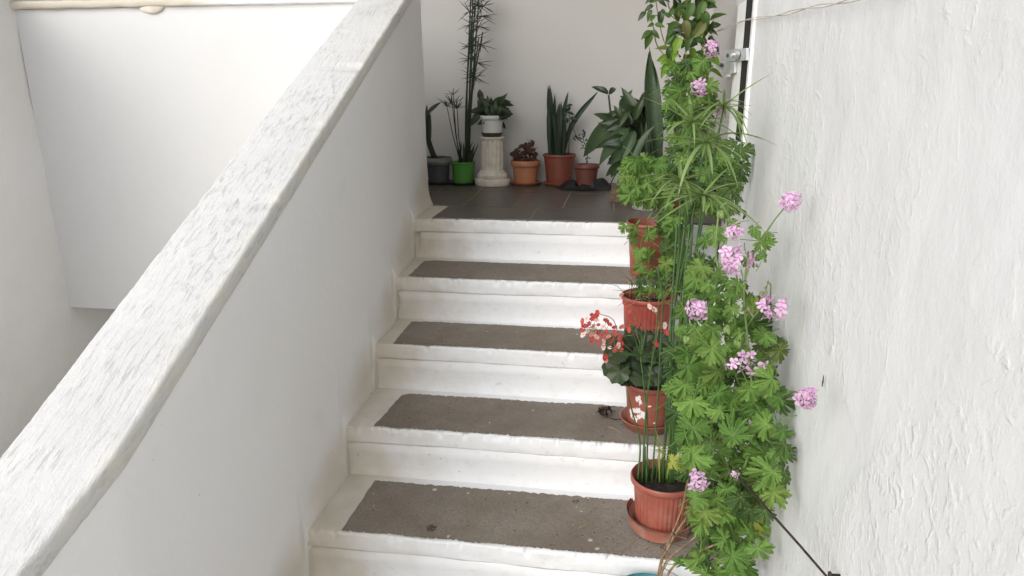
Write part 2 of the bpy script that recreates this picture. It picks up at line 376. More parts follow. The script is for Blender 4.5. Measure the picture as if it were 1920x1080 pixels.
# staircase: each step a brushed white riser with nosing, and a bare tread let into it
stair = tag(put('staircase', None, Matrix.Identity(4)), kind='structure')
LXF = [.064, .058, .081, .106, .111, .115, .12, .12]; LXB = [.067, .054, .080, .125, .117, .12, .12, .12]
BACK = [.32, -.065, -.360, -.646, -.936, -1.235, -1.53, -1.83]
for k in range(8):
    y0, z0 = YK[k], ZK[k]
    yb = .32 if k == 0 else YK[k - 1] + .02
    prof = [(yb, 0), (y0 + .09, 0), (y0 + .03, 0), (y0 + .005, -.0003), (y0 + .001, -.002), (y0, -.005), (y0 - .0005, -.010), (y0 - .001, -.03), (y0 + .0005, -.047),
            (y0 + .001, -.0520), (y0 + .007, -.0530), (y0 + .007, -.0552), (y0 + .001, -.0562), (y0 + .005, -.09), (y0 + .004, -.13), (y0 - .002, -.150), (y0 - .012, -RISE - .006)]
    xa, xb = (-.045 if k == 0 else -.03), XR + .02
    NX = 420
    def fn(u, v_):
        j = int(round(v_ * (len(prof) - 1))); x = xa + (xb - xa) * u; y, z = prof[j]
        a = nv3((x, k * 3.1, j * .13), 9) * .0030 + nv3((x, k * 5.7 + 9, j * .4), 45) * .0012
        lo = nv3((x, k * 2.3 + 4, 1), 2.2) * .004
        s_ = max(0, 1 - (x + .03) / .10)                     # rounded plaster build-up at the wall
        if 3 <= j <= 5: c_ = max(0, nv3((x, k * 9.1, 2), 38) - .18) * .022 + max(0, nv3((x, k * 9.1, 6), 95) - .2) * .010; y += c_; z -= c_ * .5
        y += (a + lo) * (1 if j > 2 else 0) - .012 * s_ * s_ * (1 if j > 3 else .2)
        z += (nv3((x, k * 4.2, j * .2 + 7), 12) * .0016 + nv3((x, k * 6.2, j + 7), 60) * .0008) * (1 if j > 1 else 0) + lo * .5 * (1 if 3 < j < 13 else 0)
        if 9 < j < 13: y -= max(0, nv3((x, k * 7.7, 3), 5)) * .007
        ed = max(0, 1 - (x + .03) / .09)
        if j > 2: y -= ed * abs(nv3((x, k * 2.9, j * .35 + 2), 40)) * .014
        if j > 2: z += ed * nv3((x, k * 4.9, j * .35 + 5), 45) * .006
        if 9 < j < 14 and -.012 < x < .022: y += .016 * (1 - ((x - .005) / .017) ** 2) * (.4 + nv3((k * 3.7, 1, 1), 1) + .5)
        return Vector((x, y, z0 + z))
    mb = MB(); mb.grid(fn, NX, len(prof) - 1, True)
    st_o = mb.build('step', M['step'], stair)
    if k == 0: continue
    yf0, yb0 = y0 + .006, BACK[k]; CR = {1: .022, 2: .006, 3: .016}.get(k, 0)
    def fn(u, v_):
        x = LXF[k] + (LXB[k] - LXF[k]) * v_ + nv3((v_ * 3, k, 2), 2) * .006
        xr = XR - .015
        x = x + (xr - x) * u
        f_ = yf0 + nv3((x, k * 3 + 1, 0), 14) * .005 + abs(nv3((x, k * 3 + 1, 5), 55)) * .006 + max(0, nv3((x, k * 3 + 4, 5), 130)) * .009
        bk = yb0 + nv3((x, k * 3 + 2, 3), 6) * .007 + nv3((x, k * 3 + 2, 8), 50) * .005 - max(0, nv3((x, k * 3 + 2, 1), 90)) * .008
        cr = max(0, 1 - u * 22); bk -= CR * cr * cr
        return Vector((x, f_ + (bk - f_) * v_, z0 + .0022 + nv3((x, v_ * .3, k), 6) * .0008))
    mb = MB(); mb.grid(fn, 420, 14); mb.build('tread', M['concrete'], st_o)

# landing floor: grout bed with slate tiles
floor = tag(put('landing_floor', None, Matrix.Identity(4)), kind='structure')
mb = MB(); mb.box((-1.75, .323, -.30), (1.30, 1.20, .0040)); mb.build('bed', M['grout'], floor, False)
mb = MB(); mb.box((.07, .012, -.02), (1.24, .3228, .0042)); mb.build('bed', M['grout'], floor, False)
def tile(x0, x1, y0, y1):
    g_ = .0028; zt = .0058 + ru(-.0006, .0008); zb = -.003
    mb = MB(); e = .002
    x0 += g_; x1 -= g_; y0 += g_; y1 -= g_
    p = [(x0, y0, zb), (x1, y0, zb), (x1, y1, zb), (x0, y1, zb), (x0, y0, zt - e), (x1, y0, zt - e), (x1, y1, zt - e), (x0, y1, zt - e),
         (x0 + e, y0 + e, zt), (x1 - e, y0 + e, zt), (x1 - e, y1 - e, zt), (x0 + e, y1 - e, zt)]
    mb.add(p, [(0, 1, 5, 4), (1, 2, 6, 5), (2, 3, 7, 6), (3, 0, 4, 7), (4, 5, 9, 8), (5, 6, 10, 9), (6, 7, 11, 10), (7, 4, 8, 11), (8, 9, 10, 11)])
    mb.build('tile', M['tile'], floor, False)
x = .068
for w_ in (.40, .44, .27): tile(x, x + w_, .013, .288); x += w_
tile(.068, .125, .288, .325)
xs = [-1.75, -1.53, -1.31, -1.09, -.87, -.65, -.43, -.21, -.09, .127, .345, .577, .795, 1.012, 1.245]
for i in range(len(xs) - 1):
    yy = .288 if xs[i] >= .12 else .326
    tile(xs[i], xs[i + 1], yy, .735); tile(xs[i], xs[i + 1], .735, 1.17)

# stair parapet
SLP = .497; CT = .84
def stair_z(y):                                             # height of the stair profile at y
    for k in range(8):
        if y >= YK[k]: return ZK[k]
    return ZK[7] - RISE
par = thing('stair_parapet', 'sloping grey-white plastered parapet wall left of the steps with a rough white capping', 'parapet wall', (0, -1.2, 0))
def footdist(y, z):
    d = 9
    for k in range(7):
        ya, yb = YK[k], (YK[k - 1] if k else .33)
        dy = max(ya - y, 0, y - yb); d = min(d, math.hypot(dy, z - ZK[k]))
        zt, zl = ZK[k], ZK[k] - RISE
        dz = max(zl - z, 0, z - zt); d = min(d, math.hypot(y - ya, dz))
    return d
def fn(u, v_):
    y = -3.3 + 3.62 * u; top = CT - .045 + SLP * y
    bot = stair_z(min(y + .02, .3)) - .20; z = bot + (top - bot) * v_ ** 1.0
    d = footdist(y, z) if z > stair_z(y) - .02 else 0
    x = -.030 * max(0, min(1, (y + .45) / .6)) + nv3((0, y, z), 1.7) * .006 + nv3((3, y, z), 6) * .0022
    x += .020 * math.exp(-(d / .030) ** 1.2) * (1 + .35 * nv3((5, y, z), 6)) + .006 * math.exp(-d / .10) + .003 * nv3((6, y, z), 22) * math.exp(-d / .08)
    x -= min(.06, max(0, -1.82 - y) * .15) * max(0, min(1, (v_ - .5) / .4))
    if v_ > .97: x -= .002
    return Vector((x, y, z))
mb = MB(); mb.grid(fn, 260, 90)
# outer face and end face
def fo(u, v_):
    y = -3.3 + 3.40 * u; return Vector((-.185, y, -1.32 + (CT - .045 + SLP * y + 1.32) * v_))
mb.grid(fo, 30, 20, True)
mb.add([(-.185, .32, 0), (-.03, .32, 0), (-.03, .32, CT + .114), (-.185, .32, CT + .114)], [(3, 2, 1, 0)])
m, nt, b = newmat('parapet plaster'); M['parapet'] = m                # grime near its foot is a stain of its own
v = coords(nt); sep = nt.nodes.new("ShaderNodeSeparateXYZ"); nt.links.new(v, sep.inputs[0])
n1 = nz(nt, v, 5, 4); n2 = nz(nt, v, 2, 3)
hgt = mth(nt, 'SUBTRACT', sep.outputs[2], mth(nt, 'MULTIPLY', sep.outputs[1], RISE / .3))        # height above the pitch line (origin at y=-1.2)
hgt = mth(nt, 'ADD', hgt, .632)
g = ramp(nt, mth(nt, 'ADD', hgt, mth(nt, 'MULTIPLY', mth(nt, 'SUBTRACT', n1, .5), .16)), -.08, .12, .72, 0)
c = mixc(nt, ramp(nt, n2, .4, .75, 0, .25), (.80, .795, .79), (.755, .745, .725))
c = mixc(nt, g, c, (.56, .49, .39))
sp = mth(nt, 'ADD', nz(nt, v, 60, 2, .4), mth(nt, 'MULTIPLY', g, .10)); c = mixc(nt, ramp(nt, sp, .78, .83, 0, .45), c, (.2, .17, .13))
st_ = nz(nt, v, 3.3, 2, .3); c = mixc(nt, ramp(nt, st_, .72, .80, 0, .16), c, (.50, .45, .36))
scr = nz(nt, coords(nt, (1, 3, .35), (.9, 0, 0)), 30, 2, .4); c = mixc(nt, ramp(nt, scr, .78, .82, 0, .3), c, (.40, .38, .34))
nt.links.new(c, b.inputs['Base Color']); b.inputs['Roughness'].default_value = .75
bumps(nt, b, [(n1, .25, .008), (nz(nt, v, 30, 5), .3, .004), (nz(nt, coords(nt, (1, 1, .3)), 70, 4), .2, .002), (nz(nt, v, 150, 3), .25, .0014)])
mb.build('wall_body', M['parapet'], par)
# capping: flaky whitewash, streaks along its run
m, nt, b = newmat('flaky white capping'); M['cap'] = m
v = coords(nt); vl = coords(nt, (1, .20, 1), (0, 0, 0))
k1 = nz(nt, vl, 88, 5, .72, .5); k2 = nz(nt, v, 4.5, 3); k3 = nz(nt, vl, 26, 4, .6, 1.2)
k4 = nz(nt, coords(nt, (1, .14, 1)), 120, 5, .75, .5)
c = mixc(nt, mth(nt, 'MULTIPLY', ramp(nt, k1, .52, .64), ramp(nt, k2, .40, .60, .06, .85)), (.655, .65, .637), (.44, .43, .41))
c = mixc(nt, mth(nt, 'MULTIPLY', ramp(nt, k4, .53, .60), ramp(nt, nz(nt, v, 7, 3), .38, .62, .1, .75)), c, (.42, .405, .39))
c = mixc(nt, ramp(nt, nz(nt, v, 3, 4), .45, .7, 0, .35), c, (.54, .535, .53))
c = mixc(nt, mth(nt, 'MULTIPLY', ramp(nt, k3, .62, .68), ramp(nt, nz(nt, v, 3.1, 2), .45, .6, 0, .55)), c, (.36, .345, .31))
sep = nt.nodes.new("ShaderNodeSeparateXYZ"); nt.links.new(v, sep.inputs[0])
c = mixc(nt, mth(nt, 'MULTIPLY', ramp(nt, sep.outputs[0], -.035, -.004, 0, .55), ramp(nt, nz(nt, v, 12, 3), .35, .65)), c, (.70, .67, .57))
nt.links.new(c, b.inputs['Base Color']); b.inputs['Roughness'].default_value = .6
bumps(nt, b, [(nz(nt, v, 10, 3), .3, .01), (k1, .55, .005), (k3, .5, .005), (nz(nt, v, 160, 3), .3, .0015)])
ang = math.atan(SLP)
sec = [(-.198, -.040), (-.200, -.010), (-.197, -.002), (-.190, 0), (-.10, .001), (-.006, 0), (-.001, -.0008), (.0025, -.004), (.003, -.010), (.001, -.040), (-.003, -.046)]
capw = Matrix.Translation(Vector((0, 0, CT))) @ Matrix.Rotation(ang, 4, 'X')
mb = MB()
L0, L1 = -3.5, .10 / math.cos(ang)
def fn(u, v_):
    j = int(round(u * (len(sec) - 1))); x, z = sec[j]; l = L0 + (L1 - L0) * v_
    e = 1.0 if j in (2, 3, 5, 6, 7, 8, 9) else .5
    x += e * (nv3((j * .1, l, 1), 9) * .0018 + nv3((j * .3, l, 4), 70) * .0016)
    if j < 4: x += .014 * max(0, (l + .9) / .9) ** 1 if l > -.9 else 0
    z += e * (nv3((x * 3, l, 7), 12) * .0018 + nv3((x * 5, l, 3), 70) * .0010)
    if j >= 5: x -= min(.06, max(0, -2.03 - l) * .14)
    if 5 <= j <= 8: z -= max(0, nv3((0, l, 9), 11) - .3) * .014; x -= max(0, nv3((0, l, 9), 11) - .3) * .012
    return Vector((x, l, z))
mb.grid(fn, len(sec) - 1, 520, True)
me = mb.mesh('capping', M['cap']); put('capping', me, capw, par)

# landing parapet (faces the viewer beyond the stair parapet)
lp = thing('landing_parapet', 'smooth pale landing parapet panel with a thin ledge, above a dark gap', 'parapet wall', (-1.0, .1, 0))
mb = MB()
mb.box((-1.74, .10, -.485), (-.186, .32, .832))
mb.build('panel', M['panel'], lp, False)
mb = MB()
def fn(u, v_):
    sc = [(.10, 0), (.082, .001), (.078, .006), (.077, .022), (.080, .030), (.088, .033), (.33, .034)]
    j = int(round(v_ * 6)); y, z = sc[j]; x = -1.765 + 1.62 * u
    return Vector((x, y + nv3((x, j * .3, 0), 14) * .004, .833 + z + nv3((x, j * .4, 3), 14) * .003 - .012 * max(0, 1 - (x + 1.765) / .06) ** 2))
mb.grid(fn, 150, 6); mb.build('ledge', M['step'], lp)
mb = MB(); pc = atz(283, 14, .83)
pc = at(283, 15, .088)
def fn(u, v_):
    a = u * 2 * math.pi; r_ = math.sin(v_ * math.pi / 2)
    return pc + Vector((.045 * r_ * math.cos(a) * (1 + .2 * math.sin(2 * a + 1)), -.012 * math.cos(v_ * math.pi / 2) + .006, .022 * r_ * math.sin(a)))
mb.grid(fn, 20, 5); mb.build('plaster_lump', M['stone'], lp)

# outer left wall, recess under the landing
lw = thing('side_wall', 'grey-white rough plaster wall at the far left edge of the photo', 'wall', (-1.74, -1, -1.3))
def fn(u, v_):
    y = -1.25 + 1.67 * u; z = -1.32 + 2.24 * v_
    return Vector((-1.74 + nv3((1, y, z), 2.4) * .012 + nv3((4, y, z), 8) * .004, y, z))
mb = MB(); mb.grid(fn, 120, 140)
mb.add([(-1.74, -1.25, -1.32), (-1.74, -1.25, .92), (-1.95, -1.25, .92), (-1.95, -1.25, -1.32), (-1.95, .42, .92), (-1.74, .42, .92), (-1.95, .42, -1.32)], [(0, 1, 2, 3), (1, 5, 4, 2), (3, 2, 4, 6)])
mb.build('wall_face', M['left'], lw, angle=60)
bw2 = thing('under_landing_wall', 'shadowed plaster wall in the gap below the pale landing panel', 'wall', (-1, .42, -1.3))
mb = MB(); mb.box((-1.80, .42, -1.32), (-.18, .50, -.31)); mb.build('wall_face', M['left'], bw2, False)

# landing back wall
bw = thing('back_wall', 'plain beige-white wall behind the row of pots on the landing', 'wall', (0, 1.17, 0))
def fn(u, v_):
    x = -1.9 + 3.3 * u; z = -.02 + 1.74 * v_
    return Vector((x, 1.135 + nv3((x, 1, z), 1.6) * .006 + nv3((x, 2, z), 7) * .0015, z))
mb = MB(); mb.grid(fn, 70, 60); mb.build('wall_face', M['wall_soft'], bw)
ls = thing('landing_side_wall', 'narrow shaded wall strip between the climbing plant and the white steel post', 'wall', (1.247, .4, 0))
mb = MB(); mb.box((1.247, -.30, -.01), (1.40, 1.16, 1.72)); mb.build('wall_face', M['wall_soft'], ls, False)
le = thing('landing_end_wall', 'plaster wall closing the far left end of the landing', 'wall', (-1.75, .7, 0))
mb = MB(); mb.box((-1.90, .43, -.3), (-1.752, 1.13, 1.72)); mb.build('wall_face', M['wall_soft'], le, False)
cl = tag(put('ceiling', None, Matrix.Identity(4)), kind='structure')
mb = MB(); mb.box((-1.9, -.45, 1.72), (1.46, 1.30, 1.9)); mb.build('slab', M['panel'], cl, False)  # unseen slab, set low and carried forward to shade the landing

# near right wall
rw = thing('right_wall', 'bright white wall with thick brushed paint filling the right side', 'wall', (XR, -1.8, 0))
def fn(u, v_):
    y = -5.6 + 5.04 * u; z = -1.32 + 3.3 * v_
    x = XR + (nv3((1, y, z), 1.5) * .010 + nv3((4, y, z), 5) * .0045 + nv3((7, y * 1.0 + z * .35, z * .35), 18) * .0012) * min(1, (-.56 - y) / .35)
    return Vector((x, y, z))
mb = MB(); mb.grid(fn, 300, 260, True)
mb.add([(XR, -.56, -1.32), (XR + .12, -.56, -1.32), (XR + .12, -.56, 1.98), (XR, -.56, 1.98)], [(0, 1, 2, 3)])
mb.build('wall_face', M['right'], rw)
mb = MB(); p = atx(1543, 716, XR - .0022)
mb.tube([p + Vector((0, 0, .012)), p, p + Vector((0, .002, -.010))], [.0006, .0014, .0006], 5); mb.build('crack', M['rust'], rw)

# white steel post with dark slot and latch at the end of the right wall
post = thing('steel_post', 'white steel gate post with a black slot at the end of the right wall', 'post', (XR, -.4, 0))
zlo, zhi = .262, 1.6
mb = MB(); mb.box((XR + .0015, -.5593, -.30), (XR + .21, -.185, .250)); mb.build('wall_end', M['right'], rw, False)
mb = MB(); mb.box((XR + .0, -.359, zlo), (XR + .066, -.19, .772)); mb.build('flange', M['steelwhite'], post, False)
mb = MB(); mb.box((XR + .001, -.5585, zlo), (XR + .05, -.475, zhi)); mb.box((XR - .007, -.556, zlo), (XR + .0015, -.540, zhi)); mb.build('flange', M['steelwhite'], post, False)
mb = MB(); mb.box((XR + .0005, -.4745, zlo), (XR + .064, -.3595, .772)); mb.build('slot_fill', M['black'], post, False)  # black block almost flush, its colour standing in for the slot's shade
mb = MB(); mb.box((XR - .001, -.4693, zlo - .01), (XR + .060, -.3597, .352)); mb.build('filler', M['steelwhite'], post, False)
mb = MB(); mb.box((XR + .001, -.4693, .773), (XR + .22, -.15, zhi)); mb.build('filler', M['wall_soft'], post, False)
XL = XR - .010
def lp_(px, py, dx=0): return atx(px, py, XL + dx)
latch = thing('latch', 'bolted white metal hasp latch on the steel post', 'latch', lp_(1380, 110), None)
def plate(pts, th):
    mb = MB(); q = [lp_(*p_) for p_ in pts]; n = len(q)
    mb.add(q + [p_ + Vector((th, 0, 0)) for p_ in q], [tuple(range(n)), tuple(range(n, 2 * n))[::-1]] + [(i, (i + 1) % n, n + (i + 1) % n, n + i) for i in range(n)])
    return mb
plate([(1357, 94), (1399, 90), (1399, 113), (1358, 116)], .008).build('plate', M['metal'], latch, False)
plate([(1358, 117), (1377, 116), (1376, 136), (1366, 142), (1361, 136)], .008).build('hasp', M['metal'], latch, False)
plate([(1345, 121), (1356, 114), (1360, 122), (1362, 134), (1346, 129)], .010).build('catch', M['metal'], latch, False)
def disc(px, py, rad, th, mat, nm, dx=-.003):
    c_ = lp_(px, py, dx); mb = MB(); n = 14
    s_ = pxm(c_) * rad
    ring = [c_ + Vector((0, math.cos(i * 2 * math.pi / n) * s_ * 4.5, math.sin(i * 2 * math.pi / n) * s_)) for i in range(n)]
    mb.add(ring + [p_ - Vector((th, 0, 0)) for p_ in ring], [tuple(range(n, 2 * n))] + [(i, (i + 1) % n, n + (i + 1) % n, n + i) for i in range(n)])
    mb.build(nm, mat, latch, False)
disc(1364, 104, 3.5, .001, M['greypot'], 'hole_disc', -.001); disc(1383, 103, 7, .012, M['metal'], 'bolt'); disc(1384, 103, 3.2, .020, M['steelwhite'], 'nut')  # dark discs on the plates paint the shade of open holes
disc(1367, 143, 4, .010, M['metal'], 'knob'); disc(1354, 122, 3.5, .006, M['greypot'], 'hole_disc', -.002)

# twine, rusty rod, nail
def twine_pts(pl): return [Vector(p_) for p_ in pl]
tw = MB()
base = [at(1326, 72, -.12), atx(1345, 58, XR - .008), atx(1400, 38, XR - .012), atx(1470, 26, XR - .012), atx(1530, 13, XR - .012), atx(1600, -1, XR - .012), atx(1700, -22, XR - .012)]
for ph in (0, 1):
    pts = []
    for i in range(61):
        t = i / 60 * (len(base) - 1); a_ = min(int(t), len(base) - 2); p_ = base[a_].lerp(base[a_ + 1], t - a_)
        off = .0032 * math.sin(i * .35 + ph * 2.2)
        pts.append(p_ + Vector((-.002 * ph, 0, off)))
    tw.tube(pts, .0011, 5)
tag(tw.build('twine', M['twine']), 'two thin twisted twine strands strung across the top of the right wall', 'twine')
rp = [atx(1368, 874, 1.075), atx(1400, 912, 1.09), atx(1450, 967, 1.115), atx(1500, 1023, 1.14), atx(1550, 1081, 1.16), atx(1590, 1130, 1.168)]
mb = MB(); mb.tube(rp, [.0022, .0024, .0024, .0022, .002, .002], 7); tag(mb.build('wire', M['rust']), 'thin dark rusty wire slanting from the geranium down across the white wall', 'wire')
mb = MB(); p = atx(1574, 1079, XR); mb.tube([p + Vector((.01, 0, 0)), p - Vector((.012, 0, 0)), p - Vector((.0125, 0, 0)), p - Vector((.016, 0, 0))], [.0022, .0022, .0055, .005], 9)
tag(mb.build('nail', M['rust']), 'dark nail head in the white wall at the bottom right', 'nail')

# ------------------------------------------------------------------ plant meshes
def lobed_leaf(seed, n=120, depth=.55, teeth=.30):
    """deeply cut palmate leaf of unit length, petiole at the origin, tip to +Y"""
    rr_ = random.Random(seed)
    lob = [(0, 1.0, .42), (.88, .92, .46), (-.88, .92, .46), (1.76, .78, .42), (-1.76, .78, .42), (2.42, .56, .26), (-2.42, .56, .26)]
    lob = [(a + rr_.uniform(-.08, .08), l * rr_.uniform(.9, 1.06), w * rr_.uniform(.93, 1.05)) for a, l, w in lob]
    amax = 2.68; out = []
    for i in range(n + 1):
        a = -amax + 2 * amax * i / n; best = .27
        for (c_, l, w) in lob:
            d = abs(a - c_) / w
            if d < 1.0:
                t_ = abs(math.sin(math.pi * (d * 1.5 + .5)))                # three blunt teeth to a lobe
                body = l * (1 - .20 * d ** 1.5) * (1 - teeth * (1 - t_ ** .55))
                best = max(best, body if d < .80 else body * (1 - (d - .80) / .20 * .68))
        out.append((a, best * .60))
    def h(a, r_):
        return .10 * math.sin(a * 3.2 + seed) * r_ - .45 * r_ * r_ - .06 * r_ * math.cos(a * 7.0) + .12 * math.sin(a * 9 + seed * 2) * r_ * r_ + .03 * math.cos(a * 23 + seed) * r_ * r_
    mb = MB(); c0 = Vector((0, .36, .02)); vs_ = [c0]; fs = []
    for fr in (.5, 1.0):
        for (a, r_) in out:
            q = r_ * fr; vs_.append(Vector((math.sin(a) * q * .95, .36 + math.cos(a) * q, h(a, q) + .02)))
    m_ = len(out)
    for i in range(m_ - 1):
        fs.append((0, 1 + i + 1, 1 + i)); fs.append((1 + i, 1 + i + 1, 1 + m_ + i + 1, 1 + m_ + i))
    mb.add(vs_, fs)
    mb.tube([(0, .34, .0), (0, .15, -.06), (.02, -.12, -.20), (.05, -.38, -.42)], [.016, .017, .018, .02], 5, False)
    return mb
GER = [lobed_leaf(s_) for s_ in range(6)]
GER_ME = {k: [g_.mesh('geranium_leaf', M[k]) for g_ in GER] for k in ('ger', 'ger_dark', 'ger_yellow')}

def blade_leaf(width, n=12, curl=.25, fold=.12, shape='ovate', wave=0.0, seed=0):
    """leaf of unit length along +Y, tip drooping by curl"""
    mb = MB(); rows = []
    for i in range(n + 1):
        t = i / n
        if shape == 'ovate': w = math.sin(math.pi * t ** .72) ** .9
        elif shape == 'lance': w = math.sin(math.pi * t ** .8) ** .8
        elif shape == 'sword': w = min(1, .55 + t * 1.2) * (1 - max(0, (t - .62) / .38) ** 2.2)
        else: w = min(1, t * 14 + .35) * (1 - t ** 3.5)
        w = max(w, .02) * width / 2; z = -curl * t * t; y = t * (1 - .28 * abs(curl) * t)
        row = []
        for s_ in (-1, -.5, 0, .5, 1):
            row.append(Vector((s_ * w, y, z + fold * abs(s_) * w * 2 + wave * width * math.sin(t * 11 + s_ * 3 + seed) * abs(s_))))
        rows.append(row)
    vs_ = [p_ for r_ in rows for p_ in r_]; fs = []
    for i in range(n):
        for k in range(4): fs.append((i * 5 + k, i * 5 + k + 1, (i + 1) * 5 + k + 1, (i + 1) * 5 + k))
    mb.add(vs_, fs); return mb
def frame(origin, tip, normal, size):
    y = Vector(tip).normalized(); n = Vector(normal); n = n - y * n.dot(y)
    if n.length < 1e-3: n = y.orthogonal()
    n.normalize(); x = y.cross(n)
    m4 = Matrix((x, y, n)).transposed().to_4x4()
    return Matrix.Translation(Vector(origin)) @ m4 @ Matrix.Scale(size, 4)
def frame3(origin, tip, normal, sx, sy):
    m4 = frame(origin, tip, normal, 1.0); return m4 @ Matrix.Diagonal((sx, sy, sx, 1))
def rv(s_=1.0): return Vector((ru(-s_, s_), ru(-s_, s_), ru(-s_, s_)))

def spline(pts, n=24):
    pts = [Vector(p_) for p_ in pts]; P_ = [pts[0] * 2 - pts[1]] + pts + [pts[-1] * 2 - pts[-2]]; out = []
    seg = len(pts) - 1
    for i in range(n + 1):
        t = i / n * seg; k = min(int(t), seg - 1); t -= k
        a, b_, c_, d_ = P_[k:k + 4]
        out.append(.5 * ((2 * b_) + (c_ - a) * t + (2 * a - 5 * b_ + 4 * c_ - d_) * t * t + (3 * b_ - a - 3 * c_ + d_) * t ** 3))
    return out
def taper(r0, r1, n): return [r0 + (r1 - r0) * i / (n - 1) for i in range(n)]

# florets
def floret(seed, wide=.62):
    mb = MB(); rr_ = random.Random(seed)
    for k, a in enumerate((-.45, .45, 1.75, math.pi, -1.75)):
        w = wide * (1.05 if k < 2 else .72); l = 1.0 if k < 2 else .82
        ring = []
        for i in range(9):
            t = i / 8
            wd = w * math.sin(math.pi * min(1, t * .62 + .16)) ** 1.2 * (.25 + .75 * min(1, t * 1.6)) * (1 if t < 1 else .55)
            z = .30 * t * (1 - t * .9) + .02 * k
            ring.append((Vector((-wd * .5, t * l, z)), Vector((wd * .5, t * l, z + .02))))
        R_ = Matrix.Rotation(a + rr_.uniform(-.15, .15), 3, 'Z') @ Matrix.Rotation(rr_.uniform(-.25, .35), 3, 'X')
        vs_ = [R_ @ q for pr in ring for q in pr]
        mb.cur = 0
        for i in range(8): pass
        o = len(mb.v); mb.v.extend(vs_)
        for i in range(8):
            mb.f.append((o + 2 * i, o + 2 * i + 1, o + 2 * i + 3, o + 2 * i + 2)); mb.mi.append(1 if i < 1 or (k < 2 and i == 3) else 0)
    return mb
FLO = [floret(s_).mesh('floret', [M['pink'], M['pinkdark']]) for s_ in range(3)]
BUD = MB(); BUD.lathe([(.001, 0), (.3, .15), (.36, .4), (.2, .8), (.01, 1)], n=7); BUD_ME = BUD.mesh('bud', M['stem'])

def geranium_flower(parent, c, rad, n, attach, lobes=1, faded=False):
    """flower head: peduncle mesh with its florets as sub-parts"""
    c = Vector(c); attach = Vector(attach)
    mid = (c + attach) / 2 + Vector((0, -.005, .012))
    mb = MB(); back = c + Vector((0, .35, -.1)) * rad
    mb.tube(spline([attach, mid, back], 10), taper(.0017, .0014, 11), 6)
    dirs = []
    for i in range(n):
        zf = 1 - (i + .5) / n * 1.25; a = i * 2.39996 + ru(-.2, .2); q = math.sqrt(max(0, 1 - zf * zf))
        d = Vector((math.cos(a) * q, -zf, math.sin(a) * q)); dirs.append(d)
    spots = []
    for d in dirs:
        cc = c
        if lobes == 2: cc = c + Vector((ru(0, 1) > .5 and .55 * rad or -.55 * rad, 0, ru(-.1, .1) * rad))
        p_ = cc + d * rad * ru(.62, .80); p_ += Vector((ru(-.2, .2), 0, ru(-.12, .12))) * rad; spots.append((p_, d)); mb.tube([back, p_], .0008, 4, False)
    h_ = mb.build('flower_head', M['stem'], parent)
    for p_, d in spots:
        nrm = (d + rv(.25)).normalized(); t_ = (Vector((0, 0, 1)) + rv(.5)); 
        put('floret', random.choice(FLO), frame(p_, t_ - nrm * t_.dot(nrm), nrm + rv(.35), rad * ru(.52, .70) if lobes == 1 else rad * ru(.42, .56)), h_)
    return h_

def leaf_on(parent, px, py, size, Y, key='ger', lim=1.135, tipbias=None, nrm=None, name='leaf', meshes=None):
    c = at(px, py, Y)
    if c.x > lim: c = atx(px, py, lim - ru(0, .03))
    s_ = size * pxm(c) * 1.02
    n = Vector((ru(-.75, .75), -.8, ru(-.15, 1.25))) if nrm is None else Vector(nrm) + rv(.25)
    n.normalize()
    t = Vector((ru(-.9, .9), ru(-.4, .1), ru(-1, .25))) if tipbias is None else Vector(tipbias) + rv(.35)
    t = (t - n * t.dot(n)).normalized()
    m4 = frame(c - t * s_ * .40, t, n, s_) @ Matrix.Diagonal((ru(.86, 1.1), ru(.9, 1.08), ru(.5, 1.7), 1))
    return put(name, random.choice(meshes or GER_ME[key]), m4, parent)

def inside(poly, x, y):
    r_ = False; j = len(poly) - 1
    for i in range(len(poly)):
        xi, yi = poly[i]; xj, yj = poly[j]
        if (yi > y) != (yj > y) and x < (xj - xi) * (y - yi) / (yj - yi) + xi: r_ = not r_
        j = i
    return r_
def scatter(poly, n, mind):
    xs_ = [p_[0] for p_ in poly]; ys_ = [p_[1] for p_ in poly]; out = []; tries = 0
    while len(out) < n and tries < 9000:
        tries += 1; x, y = ru(min(xs_), max(xs_)), ru(min(ys_), max(ys_))
        if inside(poly, x, y) and all((x - a) ** 2 + (y - b_) ** 2 > mind ** 2 for a, b_ in out): out.append((x, y))
    return out

# pots ------------------------------------------------------------------
def pot_mesh(c, rt, rb, h, lip=.010, liph=.02, ribs=0, n=64, band=None, th=.004):
    mb = MB(); R_ = [(0.002, 0), (rb * .96, 0), (rb, .004)]
    steps = 10
    for i in range(1, steps + 1):
        t = i / steps; z = .004 + (h - liph - .004) * t; R_.append((rb + (rt - lip - rb) * (z / h), z))
    rw_ = R_[-1][0]
    R_ += [(rt - .002, h - liph + .001), (rt, h - liph + .004), (rt, h - .003), (rt - .002, h), (rt - th, h), (rt - th - .001, h - .004), (rw_ - th, h - liph - .005), (rw_ - th - .004, h - .055 if h > .08 else h * .4)]
    if band:
        R_ = sorted(R_[:13], key=lambda q: q[1]) + R_[13:]
    def mod(a, z, r_):
        k = 1.0
        if ribs and .012 < z < h - liph - .004 and r_ > rb * .9: k += .012 * (math.cos(a * ribs))
        if band:
            for (z0, z1, am) in band:
                if z0 < z < z1 and r_ > rb * .9: k += am
        return k
    mb.lathe(R_, c, n if not ribs else ribs * 6, mod if (ribs or band) else None)
    return mb
